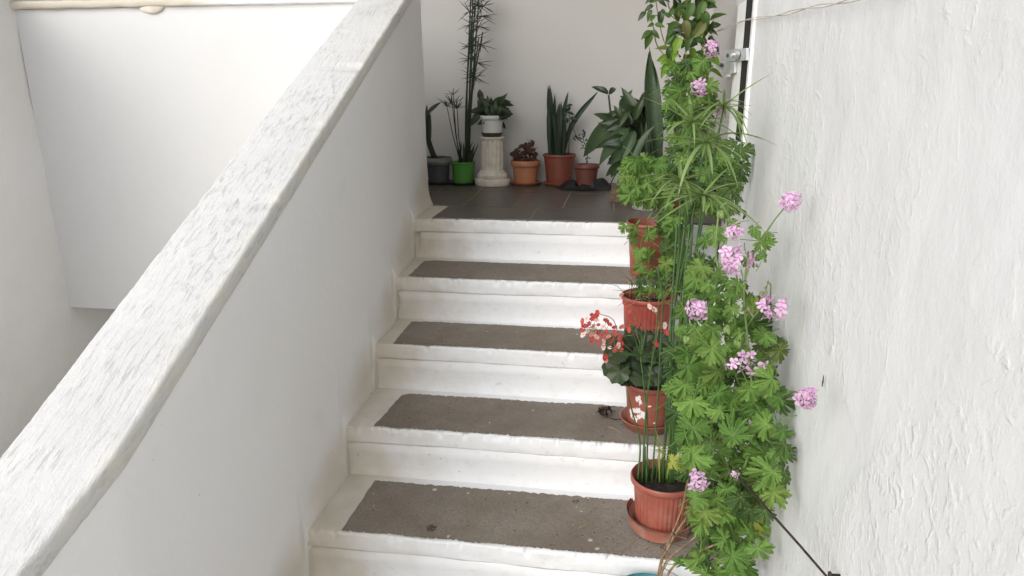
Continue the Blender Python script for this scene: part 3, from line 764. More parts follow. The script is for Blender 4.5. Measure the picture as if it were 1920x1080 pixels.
def soil(parent, c, r_, z):
    mb = MB(); c = Vector(c)
    def fn(u, v_):
        a = u * 2 * math.pi; rr_ = r_ * v_
        p_ = Vector((rr_ * math.cos(a), rr_ * math.sin(a), z)); p_.z += nv3((p_.x, p_.y, c.x), 60) * .006 * (1 if v_ < .98 else 0) + nv3((p_.x, p_.y, 3), 140) * .003
        return c + p_
    mb.grid(fn, 40, 12); mb.build('soil', M['soil'], parent)
def saucer_thing(c, r_, h, mat, label, name='saucer'):
    t = MB(); t.lathe([(.002, 0), (r_ * .82, 0), (r_ * .86, .002), (r_, h), (r_ + .002, h + .001), (r_ - .003, h + .001), (r_ * .82, .004), (.002, .004)], c, 48)
    return tag(t.build(name, mat, origin=c), label, 'saucer')

# ------------------------------------------------------------------ pots on the steps
# step 4: ribbed pot of umbrella sedge
cD = Vector((.965, -1.052, ZK[4] + .003))
saucer_thing(cD, .088, .040, M['saucer_red'], 'dusty cracked red saucer under the lowest ribbed pot')
D = thing('potted_umbrella_sedge', 'red ribbed pot on the lowest visible step with tall umbrella sedge stems', 'potted plant', cD + Vector((0, 0, .006)))
cp = W[D].translation
pot_mesh(cp, .088, .068, .150, .009, .018, 38).build('pot', M['red'], D, angle=50)
soil(D, cp, .076, .128)
# broken collar of the saucer standing round the pot
mb = MB()
def fn(u, v_):
    a = math.radians(150 + 135 * u); r_ = .0865 + .006 * v_ + (.002 if v_ in (0, 1) else 0); return cD + Vector((r_ * math.cos(a), r_ * math.sin(a), .018 + .034 * v_ - .010 * u + .003 * math.sin(u * 7)))
mb.grid(fn, 24, 4)
def fn2(u, v_): q = fn(u, v_); d = (q - cD); d.z = 0; return q - d.normalized() * .004
mb.grid(fn2, 24, 4, True)
tag(mb.build('saucer_shard', M['saucer_red'], origin=cD), 'curved broken piece of red saucer rim leaning round the lowest pot', 'shard')

BL = [blade_leaf(.068, 12, c_, .25, 'strap') for c_ in (.1, .32, .62)]
BLC = [b_.mesh('sedge_blade', M['cyp']) for b_ in BL]
BLD = [b_.mesh('sedge_blade', M['cyp_dark']) for b_ in BL]
BLS = [b_.mesh('sedge_blade', M['cyp_stem']) for b_ in BL]
def umbel(parent, base, top, nb, length, r_=.0028, mat='cyp_stem', meshes=None, spread=(-.25, .7), wf=1.0, lean=(0, 0, 0)):
    base = Vector(base); top = Vector(top)
    mid = (base + top) / 2 + Vector((ru(-.008, .008), ru(-.01, .01), 0))
    mb = MB(); sp_ = spline([base, mid, top], 14); mb.tube(sp_, taper(r_ * 1.15, r_ * .75, 15), 6)
    s_ = mb.build('stem', M[mat], parent)
    a0 = ru(0, 6)
    for i in range(nb):
        a = a0 + i * 2.39996 + ru(-.25, .25); e = ru(*spread)
        d = Vector((math.cos(a), math.sin(a), 0)) * math.cos(e) + Vector((0, 0, math.sin(e))) + Vector(lean)
        n = Vector((0, 0, 1)) * math.cos(e) - Vector((math.cos(a), math.sin(a), 0)) * math.sin(e)
        l = length * ru(.65, 1.1)
        put('leaf', random.choice(meshes or BLC), frame3(top - d * .003, d, n, l * wf, l), s_)
    return s_
# tall stems gathered in a bundle, crowns held above the geranium
for (bx, tx, ty, tY, nb, ln) in ((1262, 1322, 268, -.98, 22, .17), (1270, 1297, 230, -.95, 20, .15), (1278, 1357, 200, -.96, 20, .135), (1285, 1318, 367, -1.06, 28, .165),
                                 (1268, 1276, 340, -.98, 26, .14), (1280, 1345, 262, -.92, 8, .11)):
    b0 = at(bx - 20 + ru(-8, 8), 905, -1.06); m1 = at(bx + ru(-6, 6), 620, -1.02)
    top = at(tx, ty, tY)
    mb = MB(); sp_ = spline([b0, at(bx - 8 + ru(-4, 4), 760, -1.05), m1, at((bx + tx) / 2, (620 + ty) / 2, (tY - 1.02) / 2), top], 24); mb.tube(sp_, taper(.0034, .0022, 25), 7)
    s_ = mb.build('stem', M['cyp_stem'], D)
    a0 = ru(0, 6)
    for i in range(nb):
        a = a0 + i * 2.39996 + ru(-.25, .25); e = ru(-.30, .75)
        d = Vector((math.cos(a), math.sin(a), 0)) * math.cos(e) + Vector((0, 0, math.sin(e)))
        if top.x + d.x * ln > 1.17: d.x *= .45; d.y -= .4
        n = Vector((0, 0, 1)) * math.cos(e) - Vector((math.cos(a), math.sin(a), 0)) * math.sin(e)
        l = ln * ru(.6, 1.1); put('leaf', random.choice(BLC), frame3(top, d, n, l, l), s_)
for k in range(5):                                           # plain stems of the bundle that end among the leaves
    bx = 1258 + k * 8; b0 = at(bx - 18 + ru(-6, 6), 905, -1.055)
    mb = MB(); mb.tube(spline([b0, at(bx - 4, 760, -1.05), at(bx + ru(-4, 4), 600, -1.02), at(bx + 12 + ru(-8, 8), 420, -1.0)], 18), taper(.0038, .0024, 19), 7); mb.build('stem', M['cyp_stem'], D)
# small sedge crown before the begonia and single stems
for (bx, by, pts) in ((1212, 908, [(1214, 800), (1207, 720), (1201, 670)]), (1204, 905, [(1212, 760), (1228, 640), (1236, 560)]), (1222, 905, [(1232, 770), (1238, 660), (1242, 560), (1232, 500)]), (1196, 900, [(1200, 830), (1185, 770), (1176, 730)])):
    P_ = [at(bx, by, -1.07)] + [at(x, y, -1.04) for x, y in pts]
    mb = MB(); mb.tube(spline(P_, 16), taper(.0026, .0016, 17), 6); s_ = mb.build('stem', M['cyp_stem'], D)
    if bx == 1212:
        top = P_[-1]
        for i, (ex, ey) in enumerate(((1118, 640), (1135, 652), (1160, 615), (1180, 600), (1196, 612), (1203, 610), (1212, 612), (1225, 625), (1250, 650), (1245, 668), (1150, 660))):
            e_ = at(ex, ey, -1.04 + ru(-.05, .05)); d = e_ - top; put('leaf', BLS[0], frame3(top, d, Vector((0, -.3, 1)), d.length * .55, d.length), s_)
for k in range(12):                                          # pale cut stubs and young yellow shoots
    x = 1205 + k * 6.5 + ru(-2, 2); b0 = at(x, 905 + ru(-12, 14), -1.06 + ru(-.015, .02)); top = at(x + ru(-2, 5), 840 + ru(-8, 30), -1.06)
    mb = MB(); mb.tube([b0, top], [.0026, .0022], 6); mb.build('shoot', M['yellowgreen' if k > 4 else 'cyp_stem'], D)
YB = BL[0].mesh('young_blade', M['yellowgreen'])
for k in range(20):
    c_ = at(1243 + ru(-8, 8), 840 + ru(-8, 10), -1.07); d = Vector((ru(-1, 1), ru(-1, .2), ru(-.3, 1))).normalized()
    put('leaf', YB, frame3(c_, d, Vector((0, 0, 1)), .05, ru(.025, .045)), D)

# step 3: begonia in a paint splashed pot
cC = Vector((.930, -.765, ZK[3] + .003))
saucer_thing(cC, .084, .028, M['saucer_red'], 'wide red saucer under the white-splashed begonia pot')
Cc = thing('potted_begonia', 'white-splashed red pot of dark-leaved begonia with red and pink flowers', 'potted plant', cC + Vector((0, 0, .006)))
cp = W[Cc].translation
pot_mesh(cp, .078, .060, .140, .006, .016, 0, 64, [(.014, .034, .03)]).build('pot', M['red_splash'], Cc, angle=50); soil(Cc, cp, .066, .118)
def round_leaf(seed):
    mb = MB(); rr_ = random.Random(seed); n = 26; c0 = Vector((0, .32, 0)); vs_ = [c0]; fs = []
    for fr in (.55, 1):
        for i in range(n + 1):
            a = -2.75 + 5.5 * i / n; r_ = (.50 + .06 * math.cos(a) + .030 * math.cos(a * 9) + rr_.uniform(-.012, .012)) * fr
            vs_.append(Vector((math.sin(a) * r_, .32 + math.cos(a) * r_ * .95, -.30 * r_ * r_ + .10 * math.cos(a * 5 + seed) * r_ * fr)))
    m_ = n + 1
    for i in range(n): fs.append((0, 2 + i, 1 + i)); fs.append((1 + i, 2 + i, 1 + m_ + i + 1, 1 + m_ + i))
    mb.add(vs_, fs); mb.tube([(0, .32, 0), (0, 0, -.05), (.03, -.4, -.35)], [.02, .02, .025], 5, False)
    return mb
RL = [round_leaf(s_) for s_ in range(4)]
BEG = [r_.mesh('begonia_leaf', M['beg']) for r_ in RL]; BBR = [r_.mesh('begonia_leaf', M['begbrown']) for r_ in RL]
for (x, y) in scatter([(1140, 655), (1165, 640), (1200, 625), (1240, 632), (1258, 660), (1258, 706), (1225, 714), (1170, 712), (1145, 690)], 40, 12.5):
    leaf_on(Cc, x, y, ru(32, 46), -.82 + (y - 670) * -.0012 + ru(-.03, .03), meshes=BEG, nrm=(ru(-.8, .5), -.7, ru(.1, 1.1)), tipbias=((x - 1205) / 60, -.3, ru(-.9, .1)))
mb = MB()
def bfloret(mk, name): 
    mb = MB()
    for k in range(4):
        a = k * math.pi / 2; w = .55 if k % 2 == 0 else .32
        R_ = Matrix.Rotation(a, 3, 'Z'); l = 1.0 if k % 2 == 0 else .75
        pts = [Vector((0, 0, 0)), Vector((-w, l * .45, .12)), Vector((-w * .55, l * .92, .16)), Vector((w * .55, l * .92, .18)), Vector((w, l * .45, .14))]
        o = len(mb.v); mb.v.extend([R_ @ p_ + Vector((0, 0, .02 * k)) for p_ in pts]); mb.f.append((o, o + 1, o + 2, o + 3, o + 4)); mb.mi.append(0)
    mb.lathe([(.01, .24), (.13, .20), (.16, .12), (.1, .05)], n=6)
    for i in range(18): mb.mi[-1 - i] = 1
    return mb.mesh(name, [M[mk], M['straw']])
BF = [bfloret(k_, 'begonia_floret') for k_ in ('redpetal', 'redpetal', 'redpetal', 'redpetal', 'whitepetal', 'whitepetal', 'pinkpetal')]
def begonia_spray(ctrl, spots, Yf):
    mb = MB(); sp_ = spline(ctrl, 14); mb.tube(sp_, taper(.0018, .001, 15), 5)
    pos = []
    for (x, y, s_) in spots:
        p_ = at(x, y, Yf + ru(-.03, .03)); pos.append((p_, s_))
        near = min(sp_, key=lambda q: (q - p_).length); mb.tube([near, p_ + Vector((0, .004, 0))], .0006, 4, False)
    h_ = mb.build('flower_spray', M['twig'], Cc)
    for p_, s_ in pos:
        n = Vector((ru(-.7, .5), -1, ru(-.2, .7))).normalized(); t = rv(); put('floret', random.choice(BF), frame(p_, t - n * t.dot(n), n, s_ * pxm(p_) * .62), h_)
spots = []
for (x, y) in scatter([(1088, 605), (1108, 592), (1150, 602), (1168, 640), (1172, 660), (1140, 655), (1112, 640), (1092, 628)], 34, 9): spots.append((x, y, ru(8, 12)))
begonia_spray([at(1205, 680, -.80), at(1175, 650, -.83), at(1140, 625, -.86), at(1098, 612, -.87)], spots, -.86)
begonia_spray([at(1205, 675, -.80), at(1165, 640, -.84), at(1150, 600, -.86), at(1122, 588, -.87)], [(1112, 592, 13), (1120, 588, 12), (1117, 597, 11)], -.87)
begonia_spray([at(1215, 670, -.80), at(1195, 630, -.82), at(1190, 590, -.83), at(1172, 560, -.83)], [(1165, 552, 9), (1172, 568, 11), (1178, 585, 10), (1166, 612, 11), (1180, 618, 11), (1163, 632, 11)], -.83)
begonia_spray([at(1225, 670, -.80), at(1232, 630, -.82), at(1235, 600, -.83), at(1222, 575, -.83)], [(1218, 575, 10), (1227, 580, 11), (1233, 614, 10), (1246, 610, 12), (1250, 622, 12), (1229, 645, 12)], -.83)
begonia_spray([at(1190, 690, -.80), at(1150, 680, -.88), at(1136, 672, -.9)], [(1134, 670, 12), (1137, 676, 9)], -.9)

# step 2: bright red ribbed pot with dry grass
cB = Vector((.925, -.455, ZK[2] + .001))
B = thing('potted_dry_grass', 'bright red ribbed pot of dry grass stems above the begonia', 'potted plant', cB); B['kind'] = 'thing'
pot_mesh(cB, .088, .070, .165, .008, .016, 34).build('pot', M['red_bright'], B, angle=50); soil(B, cB, .078, .135)
for k in range(46):
    a = ru(0, 6.28); r_ = .07 * math.sqrt(rnd()); p0 = cB + Vector((r_ * math.cos(a), r_ * math.sin(a), .135))
    d = Vector((ru(-.7, .7), ru(-.8, .3), ru(.3, 1.1))).normalized(); l = ru(.05, .15); p1 = p0 + d * l * .6; p2 = p0 + d * l + Vector((d.x * .03, d.y * .03, -.02))
    mb = MB(); mb.tube([p0, p1, p2], [.0011, .0009, .0005], 5); mb.build('grass_stem', M[random.choice(('straw', 'straw', 'twig', 'cyp_stem'))], B)

# step 1: scented geranium in a plain red pot at the landing edge
cA = Vector((.935, -.165, ZK[1] + .001))
A = thing('potted_geranium', 'plain red pot of feathery geranium standing on the step below the landing edge', 'potted plant', cA)
pot_mesh(cA, .086, .066, .200, .005, .014, 0, 64, [(.05, .06, -.012)]).build('pot', M['red'], A, angle=50); soil(A, cA, .078, .165)
mb = MB()
for ctrl in ([(1215, 412), (1230, 380), (1225, 330), (1240, 300)], [(1225, 412), (1270, 360), (1300, 300), (1300, 200), (1290, 130)], [(1230, 410), (1300, 380), (1340, 320), (1350, 290)], [(1200, 412), (1185, 440), (1195, 480), (1200, 510)],
             [(1235, 412), (1270, 430), (1280, 480)], [(1230, 405), (1310, 330), (1330, 220), (1320, 110)]):
    mb.tube(spline([at(x, y, -.2 - .0003 * (y - 300)) for x, y in ctrl], 18), taper(.0045, .002, 19), 6)
mb.build('stem', M['stem'], A)
polyA = [(1170, 305), (1240, 292), (1262, 330), (1258, 385), (1215, 380), (1180, 375), (1168, 350)]
for (x, y) in scatter(polyA, 46, 12): leaf_on(A, x, y, ru(28, 46), ru(-.34, -.20), 'ger')
for (x, y) in scatter([(1170, 425), (1215, 425), (1220, 470), (1212, 520), (1180, 520), (1185, 470)], 7, 18): leaf_on(A, x, y, ru(26, 38), ru(-.34, -.27), 'ger', nrm=(-.2, -.9, .35))
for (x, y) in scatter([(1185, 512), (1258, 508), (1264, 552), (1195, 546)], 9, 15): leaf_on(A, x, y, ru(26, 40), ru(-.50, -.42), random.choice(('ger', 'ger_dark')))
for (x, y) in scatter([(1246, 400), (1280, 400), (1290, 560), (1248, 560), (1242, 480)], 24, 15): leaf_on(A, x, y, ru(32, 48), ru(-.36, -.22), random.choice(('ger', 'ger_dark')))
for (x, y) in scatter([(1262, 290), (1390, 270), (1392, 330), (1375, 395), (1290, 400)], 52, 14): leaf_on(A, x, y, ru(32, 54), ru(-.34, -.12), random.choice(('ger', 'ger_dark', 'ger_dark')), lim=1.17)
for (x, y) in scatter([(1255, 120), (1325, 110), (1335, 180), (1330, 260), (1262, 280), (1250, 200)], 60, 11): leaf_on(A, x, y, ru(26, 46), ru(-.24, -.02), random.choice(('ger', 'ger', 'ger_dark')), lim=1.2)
geranium_flower(A, at(1333, 92, -.26), pxm(at(1333, 92, -.26)) * 17, 11, at(1325, 150, -.18))
geranium_flower(A, at(1310, 165, -.28), pxm(at(1310, 165, -.28)) * 17, 11, at(1300, 215, -.2))
geranium_flower(A, at(1348, 206, -.10), pxm(at(1348, 206, -.1)) * 12, 8, at(1335, 250, -.12))

# step 5 (just below the picture): teal pot, its big geranium leans on the right wall
cT = Vector((.925, -1.312, ZK[5] + .001))
T = thing('big_potted_geranium', 'large bushy lobed-leaf geranium with pink flower heads leaning on the right wall, teal pot', 'potted plant', cT)
pot_mesh(cT, .088, .065, .140, .008, .016).build('pot', M['teal'], T, angle=50); soil(T, cT, .074, .118)
YT = -1.30
trunk = [cT + Vector((.03, .02, .11)), at(1238, 1062, -1.30), at(1262, 1010, -1.28), at(1300, 950, -1.27), at(1330, 880, -1.25), at(1335, 780, -1.25), at(1325, 690, -1.27), at(1325, 600, -1.27), at(1345, 520, -1.22), at(1365, 440, -1.20)]
br = [[cT + Vector((.03, .01, .11)), at(1245, 1060, -1.32), at(1300, 1010, -1.33), at(1350, 960, -1.33), at(1405, 850, -1.34), at(1410, 740, -1.36), at(1402, 640, -1.34), at(1395, 545, -1.24), at(1410, 480, -1.2)],
      [cT + Vector((.04, 0, .11)), at(1255, 1072, -1.36), at(1310, 1035, -1.38), at(1370, 1010, -1.36), at(1395, 990, -1.34)],
      [cT + Vector((.02, .03, .11)), at(1240, 1050, -1.29), at(1275, 965, -1.25), at(1290, 900, -1.24)]]
mb = MB(); mb.tube(spline(trunk[:5], 30), taper(.0042, .0030, 31), 7)
for b_ in br: mb.tube(spline(b_[:4], 20), taper(.0030, .0022, 21), 7)
for k in range(22):
    p0 = Vector(random.choice(spline(trunk[:4], 20))); mb.tube([p0, p0 + Vector((ru(-.01, .03), ru(-.02, .01), ru(.0, .04))), p0 + Vector((ru(.0, .06), ru(-.03, .01), ru(-.01, .07)))], [.0016, .0012, .0007], 5)
mb.build('woody_stem', M['twig'], T)
mb = MB(); mb.tube(spline(trunk[4:], 40), taper(.0036, .0022, 41), 7)
for b_ in br[:1]: mb.tube(spline(b_[3:], 30), taper(.0032, .0018, 31), 7)
mb.tube(spline([at(1396, 545, -1.24), at(1400, 500, -1.2), at(1418, 465, -1.17), at(1440, 432, -1.15)], 12), taper(.0022, .0015, 13), 6)
mb.tube(spline([at(1350, 520, -1.22), at(1342, 470, -1.2), at(1347, 400, -1.18)], 12), taper(.0028, .002, 13), 6)
mb.build('stem', M['stem'], T)
hand = [(1425, 448, 66, -1.12), (1405, 490, 58, -1.16), (1442, 440, 40, -1.1), (1432, 485, 44, -1.12), (1415, 430, 40, -1.14), (1310, 505, 84, -1.3), (1345, 520, 64, -1.25), (1298, 535, 56, -1.28), (1372, 548, 60, -1.22), (1400, 560, 50, -1.2), (1330, 575, 66, -1.28),
        (1378, 600, 72, -1.3), (1408, 598, 60, -1.26), (1340, 620, 78, -1.36), (1300, 625, 64, -1.3), (1430, 630, 58, -1.24), (1290, 690, 96, -1.36), (1335, 660, 92, -1.40), (1345, 700, 96, -1.38), (1390, 650, 64, -1.34), (1405, 730, 78, -1.4), (1445, 712, 84, -1.38),
        (1458, 742, 62, -1.4), (1300, 758, 98, -1.38), (1346, 742, 80, -1.38), (1280, 722, 70, -1.34), (1372, 752, 64, -1.36), (1302, 802, 90, -1.36), (1372, 812, 108, -1.42), (1436, 800, 92, -1.42), (1468, 806, 58, -1.44), (1303, 862, 104, -1.38), (1350, 848, 64, -1.36),
        (1362, 880, 64, -1.36), (1425, 848, 78, -1.40), (1440, 888, 100, -1.42), (1450, 925, 76, -1.42), (1322, 962, 84, -1.36), (1365, 968, 72, -1.34), (1413, 1002, 68, -1.36), (1352, 1002, 62, -1.34), (1372, 1045, 92, -1.40), (1305, 1050, 76, -1.40), (1400, 1062, 64, -1.38),
        (1335, 930, 60, -1.34), (1275, 1060, 50, -1.42), (1345, 435, 66, -1.2), (1375, 415, 44, -1.16), (1325, 455, 50, -1.22), (1355, 1075, 70, -1.4), (1285, 660, 60, -1.3), (1300, 700, 60, -1.33), (1420, 770, 70, -1.38)]
for (x, y, s_, Y) in hand: leaf_on(T, x + ru(-4, 4), y + ru(-4, 4), s_ * .76, Y + ru(-.04, .04), 'ger', lim=1.14)
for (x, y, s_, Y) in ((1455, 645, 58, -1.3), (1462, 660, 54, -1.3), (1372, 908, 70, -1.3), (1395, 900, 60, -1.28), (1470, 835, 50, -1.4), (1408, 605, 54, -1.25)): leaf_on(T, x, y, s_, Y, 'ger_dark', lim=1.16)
for (x, y, s_, Y) in ((1405, 955, 66, -1.30), (1380, 935, 50, -1.36), (1412, 975, 60, -1.28), (1262, 866, 40, -1.34)): leaf_on(T, x, y, s_, Y, 'ger_yellow', lim=1.15, nrm=(-.3, -.9, .3))
for (x, y) in scatter([(1300, 930), (1440, 900), (1432, 1000), (1405, 1080), (1300, 1080), (1318, 1010)], 26, 22):
    leaf_on(T, x, y, ru(44, 70), ru(-1.42, -1.30), random.choice(('ger', 'ger', 'ger_dark')), lim=1.15)
polyT = [(1290, 480), (1350, 500), (1410, 545), (1440, 600), (1440, 690), (1470, 740), (1475, 830), (1465, 930), (1420, 950), (1340, 960), (1290, 890), (1262, 800), (1255, 700), (1275, 620)]
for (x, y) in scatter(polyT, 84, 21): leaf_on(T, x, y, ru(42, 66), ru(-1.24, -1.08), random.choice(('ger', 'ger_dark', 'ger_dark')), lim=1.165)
for (x, y) in scatter(polyT, 56, 24): leaf_on(T, x, y, ru(32, 54), ru(-1.42, -1.28), 'ger', lim=1.15)
for (x, y, r_, n, ax, ay, lb) in ((1480, 380, 21, 15, 1412, 478, 1), (1378, 436, 17, 9, 1352, 465, 1), (1369, 488, 29, 22, 1385, 545, 2), (1306, 580, 21, 16, 1335, 610, 1), (1441, 576, 27, 20, 1405, 605, 2), (1397, 680, 26, 14, 1418, 715, 2),
                                 (1510, 746, 22, 17, 1465, 742, 1), (1311, 903, 21, 8, 1345, 945, 1), (1377, 890, 11, 5, 1395, 910, 1)):
    Y_ = -1.42
    c_ = at(x, y, Y_)
    if c_.x > 1.13: c_ = atx(x, y, 1.125)
    a_ = at(ax, ay, -1.36)
    if a_.x > 1.14: a_ = atx(ax, ay, 1.13)
    geranium_flower(T, c_, pxm(c_) * r_, n, a_, lb)
for (x, y) in ((1365, 612), (1432, 548), (1385, 640), (1435, 728), (1350, 398), (1290, 632)):      # nodding buds
    c_ = at(x, y, -1.40); c_ = c_ if c_.x < 1.12 else atx(x, y, 1.12)
    mb = MB(); mb.tube(spline([c_ + Vector((.02, .03, -.03)), c_ + Vector((.012, .006, .016)), c_ + Vector((0, 0, .008))], 10), .0014, 5); h_ = mb.build('bud_stalk', M['stem'], T)
    for k in range(5): put('bud', BUD_ME, frame(c_ + rv(.004), Vector((ru(-.4, .4), ru(-.6, 0), -1)), Vector((0, -1, 0)), ru(.010, .016)) @ Matrix.Rotation(-math.pi / 2, 4, 'X'), h_)

# dried flower remnant near the wall, dead leaf on step 3
mb = MB(); c_ = at(1396, 398, -.95); c_ = c_ if c_.x < 1.15 else atx(1396, 398, 1.14)
mb.tube(spline([c_ + Vector((-.02, .01, .012)), c_ + Vector((-.004, 0, .004)), c_ + Vector((.002, 0, -.004)), c_ + Vector((-.002, 0, -.018))], 10), [.0008, .001, .002, .003, .0035, .004, .0038, .003, .0035, .003, .0012], 6)
mb.build('withered_bloom', M['dead'], D)
dl = MB(); p0 = atz(1130, 785, ZK[3]) + Vector((0, 0, .004)); p1 = atz(1172, 788, ZK[3]) + Vector((0, 0, .005))
dl.tube(spline([p1, p1.lerp(p0, .5) + Vector((0, -.01, .001)), p0 + Vector((.01, 0, .006))], 10), .0016, 5)
for k in range(7):
    b_ = blade_leaf(.62, 8, ru(.5, 1.2), .5, 'ovate', .25, k)
    m4 = frame(p0 + Vector((ru(-.008, .008), ru(-.008, .008), .006 + ru(0, .012))), Vector((ru(-1, .4), ru(-.3, 1), ru(.0, 1.0))), Vector((ru(-.5, .5), ru(-.5, .5), 1)), ru(.026, .044))
    dl.add([m4 @ q for q in b_.v], b_.f)
tag(dl.build('dead_leaf', M['dead'], origin=p0), 'shrivelled dark dead leaf with its stalk on the step beside the begonia pot', 'dead leaf')

# crumbs of soil, petals and straw fallen on the treads
mb = MB()
def crumb(px, py, k, s_, y_=None):
    p_ = atz(px, py, ZK[k] + .003)
    a = ru(0, 6.28); e = Vector((math.cos(a), math.sin(a), 0)); f_ = Vector((-e.y, e.x, 0)) * ru(.3, .9)
    mb.add([p_ + e * s_, p_ + f_ * s_, p_ - e * s_ * .8, p_ - f_ * s_, p_ + Vector((0, 0, s_ * .7))], [(0, 1, 4), (1, 2, 4), (2, 3, 4), (3, 0, 4)])
for i in range(70):
    k = random.choice((4, 4, 4, 3)); x = min(1290, random.gauss(1160, 70)); y = ru(955, 1030) if k == 4 else ru(775, 822)
    if x > 1175 and k == 4 and y < 985: continue
    mb.cur = random.choice((0, 0, 0, 1, 2)); crumb(x, y, k, ru(.0012, .0035))
for (x0, y0, x1, y1, k) in ((1160, 1040, 1192, 1012, 4), (1205, 1030, 1232, 1022, 4), (1085, 990, 1112, 982, 4), (1140, 800, 1165, 812, 3)):
    mb.cur = 1; mb.tube([atz(x0, y0, ZK[k] + .004), atz((x0 + x1) / 2, (y0 + y1) / 2 - 2, ZK[k] + .007), atz(x1, y1, ZK[k] + .004)], .0009, 5)
tag(mb.build('debris', [M['soil'], M['straw'], M['dead']], stair, False), kind='stuff')

# ------------------------------------------------------------------ landing pots
ZL = .0064
def chain(pxs, Y): return [at(x, y, Y) for x, y in pxs]
OV = [blade_leaf(.42, 10, c_, .25, 'ovate', .03, i) for i, c_ in enumerate((.2, .5, .8))]
OVW = [blade_leaf(.34, 12, c_, .30, 'lance', .04, i) for i, c_ in enumerate((.3, .6, .95))]
DK = [o_.mesh('dark_leaf', M['dark']) for o_ in OV]; SPT = [o_.mesh('speckled_leaf', M['spot']) for o_ in OVW]; DKL = [o_.mesh('dark_lance_leaf', M['dark']) for o_ in OVW]
SW = [blade_leaf(.085, 14, c_, .35, 'sword', .05, i) for i, c_ in enumerate((.05, -.1, .15))]
def leaf2(parent, px0, px1, Y0, Y1, meshes, wf=1.0, nrm=(0, -1, .35), name='leaf'):
    a = at(*px0, Y0); b_ = at(*px1, Y1); d = b_ - a
    return put(name, random.choice(meshes), frame3(a, d, Vector(nrm) + rv(.2), d.length * wf, d.length), parent)
# grey pot behind the parapet end
c1 = Vector((-.152, 1.00, ZL + .006))
saucer_thing(c1 - Vector((0, 0, .006)), .080, .014, M['greypot'], 'dark saucer under the grey pot beside the parapet end')
g1 = thing('potted_dark_cane', 'dark grey pot with grey plastic wrap and one dark cane, half behind the parapet', 'potted plant', c1)
pot_mesh(c1, .068, .052, .125, .004, .012).build('pot', M['greypot'], g1, angle=50); soil(g1, c1, .06, .10)
mb = MB()
def fn(u, v_):
    a = u * 2 * math.pi; z = .098 + .036 * v_; r_ = .068 + .008 * math.sin(v_ * math.pi) + .005 * noise.noise(Vector((math.cos(a) * 3, math.sin(a) * 3, v_ * 3)))
    return c1 + Vector((r_ * math.cos(a), r_ * math.sin(a), z + .005 * noise.noise(Vector((math.cos(a) * 2, math.sin(a) * 2, 5)))))
mb.grid(fn, 48, 8); mb.build('plastic_wrap', M['greybag'], g1)
mb = MB(); mb.tube(spline([c1 + Vector((-.01, 0, .10)), at(803, 260, 1.0), at(802, 212, 1.0)], 12), taper(.016, .010, 13), 8); mb.build('stem', M['cyp_dark'], g1)
leaf2(g1, (801, 215), (824, 184), 1.0, .98, DKL, .55); leaf2(g1, (803, 260), (798, 190), 1.0, 1.0, DKL, .4); leaf2(g1, (806, 270), (806, 205), .99, .97, DKL, .3)
# green pot, umbrella sedge
c2 = Vector((-.018, 1.005, ZL + .006))
saucer_thing(c2 - Vector((0, 0, .006)), .085, .012, M['greypot'], 'dark saucer under the green pot')
g2 = thing('potted_tall_sedge', 'bright green pot with a tall dark needle-crowned sedge reaching past the top of the photo', 'potted plant', c2)
pot_mesh(c2, .066, .052, .112, .003, .010).build('pot', M['green'], g2, angle=50); soil(g2, c2, .058, .098)
for (x, y, n, l) in ((838, 200, 9, .07), (848, 195, 10, .08), (857, 204, 12, .085), (850, 178, 8, .06)):
    b0 = c2 + Vector((ru(-.03, 0), ru(-.02, .01), .095)); top = at(x, y, .99)
    mb = MB(); mb.tube([b0, b0.lerp(top, .5) + Vector((-.006, 0, 0)), top], [.003, .0026, .002], 6); s_ = mb.build('stem', M['cyp_dark'], g2)
    for i in range(n):
        a = i * 2.4 + ru(-.3, .3); e = ru(.2, 1.2); d = Vector((math.cos(a) * math.cos(e), math.sin(a) * math.cos(e), math.sin(e)))
        put('leaf', BLD[0], frame3(top, d, Vector((0, -.5, 1)), l * 1.1, l * ru(.6, 1.1)), s_)
tops = [(893, -40), (884, -40), (901, -40), (889, -60), (880, 60), (898, 70), (886, 20), (905, 60)]
for i, (x, y) in enumerate(tops):
    b0 = c2 + Vector((ru(-.01, .04), ru(-.025, .025), .095)); m_ = at(878 + (x - 890) * .5 + ru(-3, 3), 175, 1.0 + ru(-.02, .02)); top = at(x, y, 1.0 + ru(-.02, .02))
    mb = MB(); mb.tube(spline([b0, m_, top], 14), taper(.0055, .003, 15), 6); s_ = mb.build('stem', M['cyp_dark'], g2)
for (x, y) in ((893, 8), (880, 22), (903, 30), (884, 45), (898, 50), (906, 12), (888, 72), (902, 84), (878, 88), (882, 110), (895, 118), (886, 143), (894, 146), (898, -6), (884, -4)):
    top = at(x, y, .985 + ru(-.02, .03)); mb = MB(); st0 = at(889 - (y - 20) * .04, y + 28, 1.0)
    mb.tube([st0, top], [.002, .0018], 5); s_ = mb.build('side_shoot', M['cyp_dark'], g2)
    for i in range(11):
        a = i * 2.4 + ru(-.4, .4); e = ru(-.7, .7); d = Vector((math.cos(a) * math.cos(e), .6 * math.sin(a) * math.cos(e), math.sin(e)))
        put('leaf', BLD[0], frame3(top, d, Vector((0, -1, .5)), .06, ru(.05, .10)), s_)
for k in range(22):                                            # dry sheaths at the base
    b0 = c2 + Vector((ru(-.03, .04), ru(-.03, .02), .09)); put('sheath', BLD[0], frame3(b0, Vector((ru(-.15, .45), 0, 1)), Vector((0, -1, 0)), .14, ru(.09, .15)), g2)
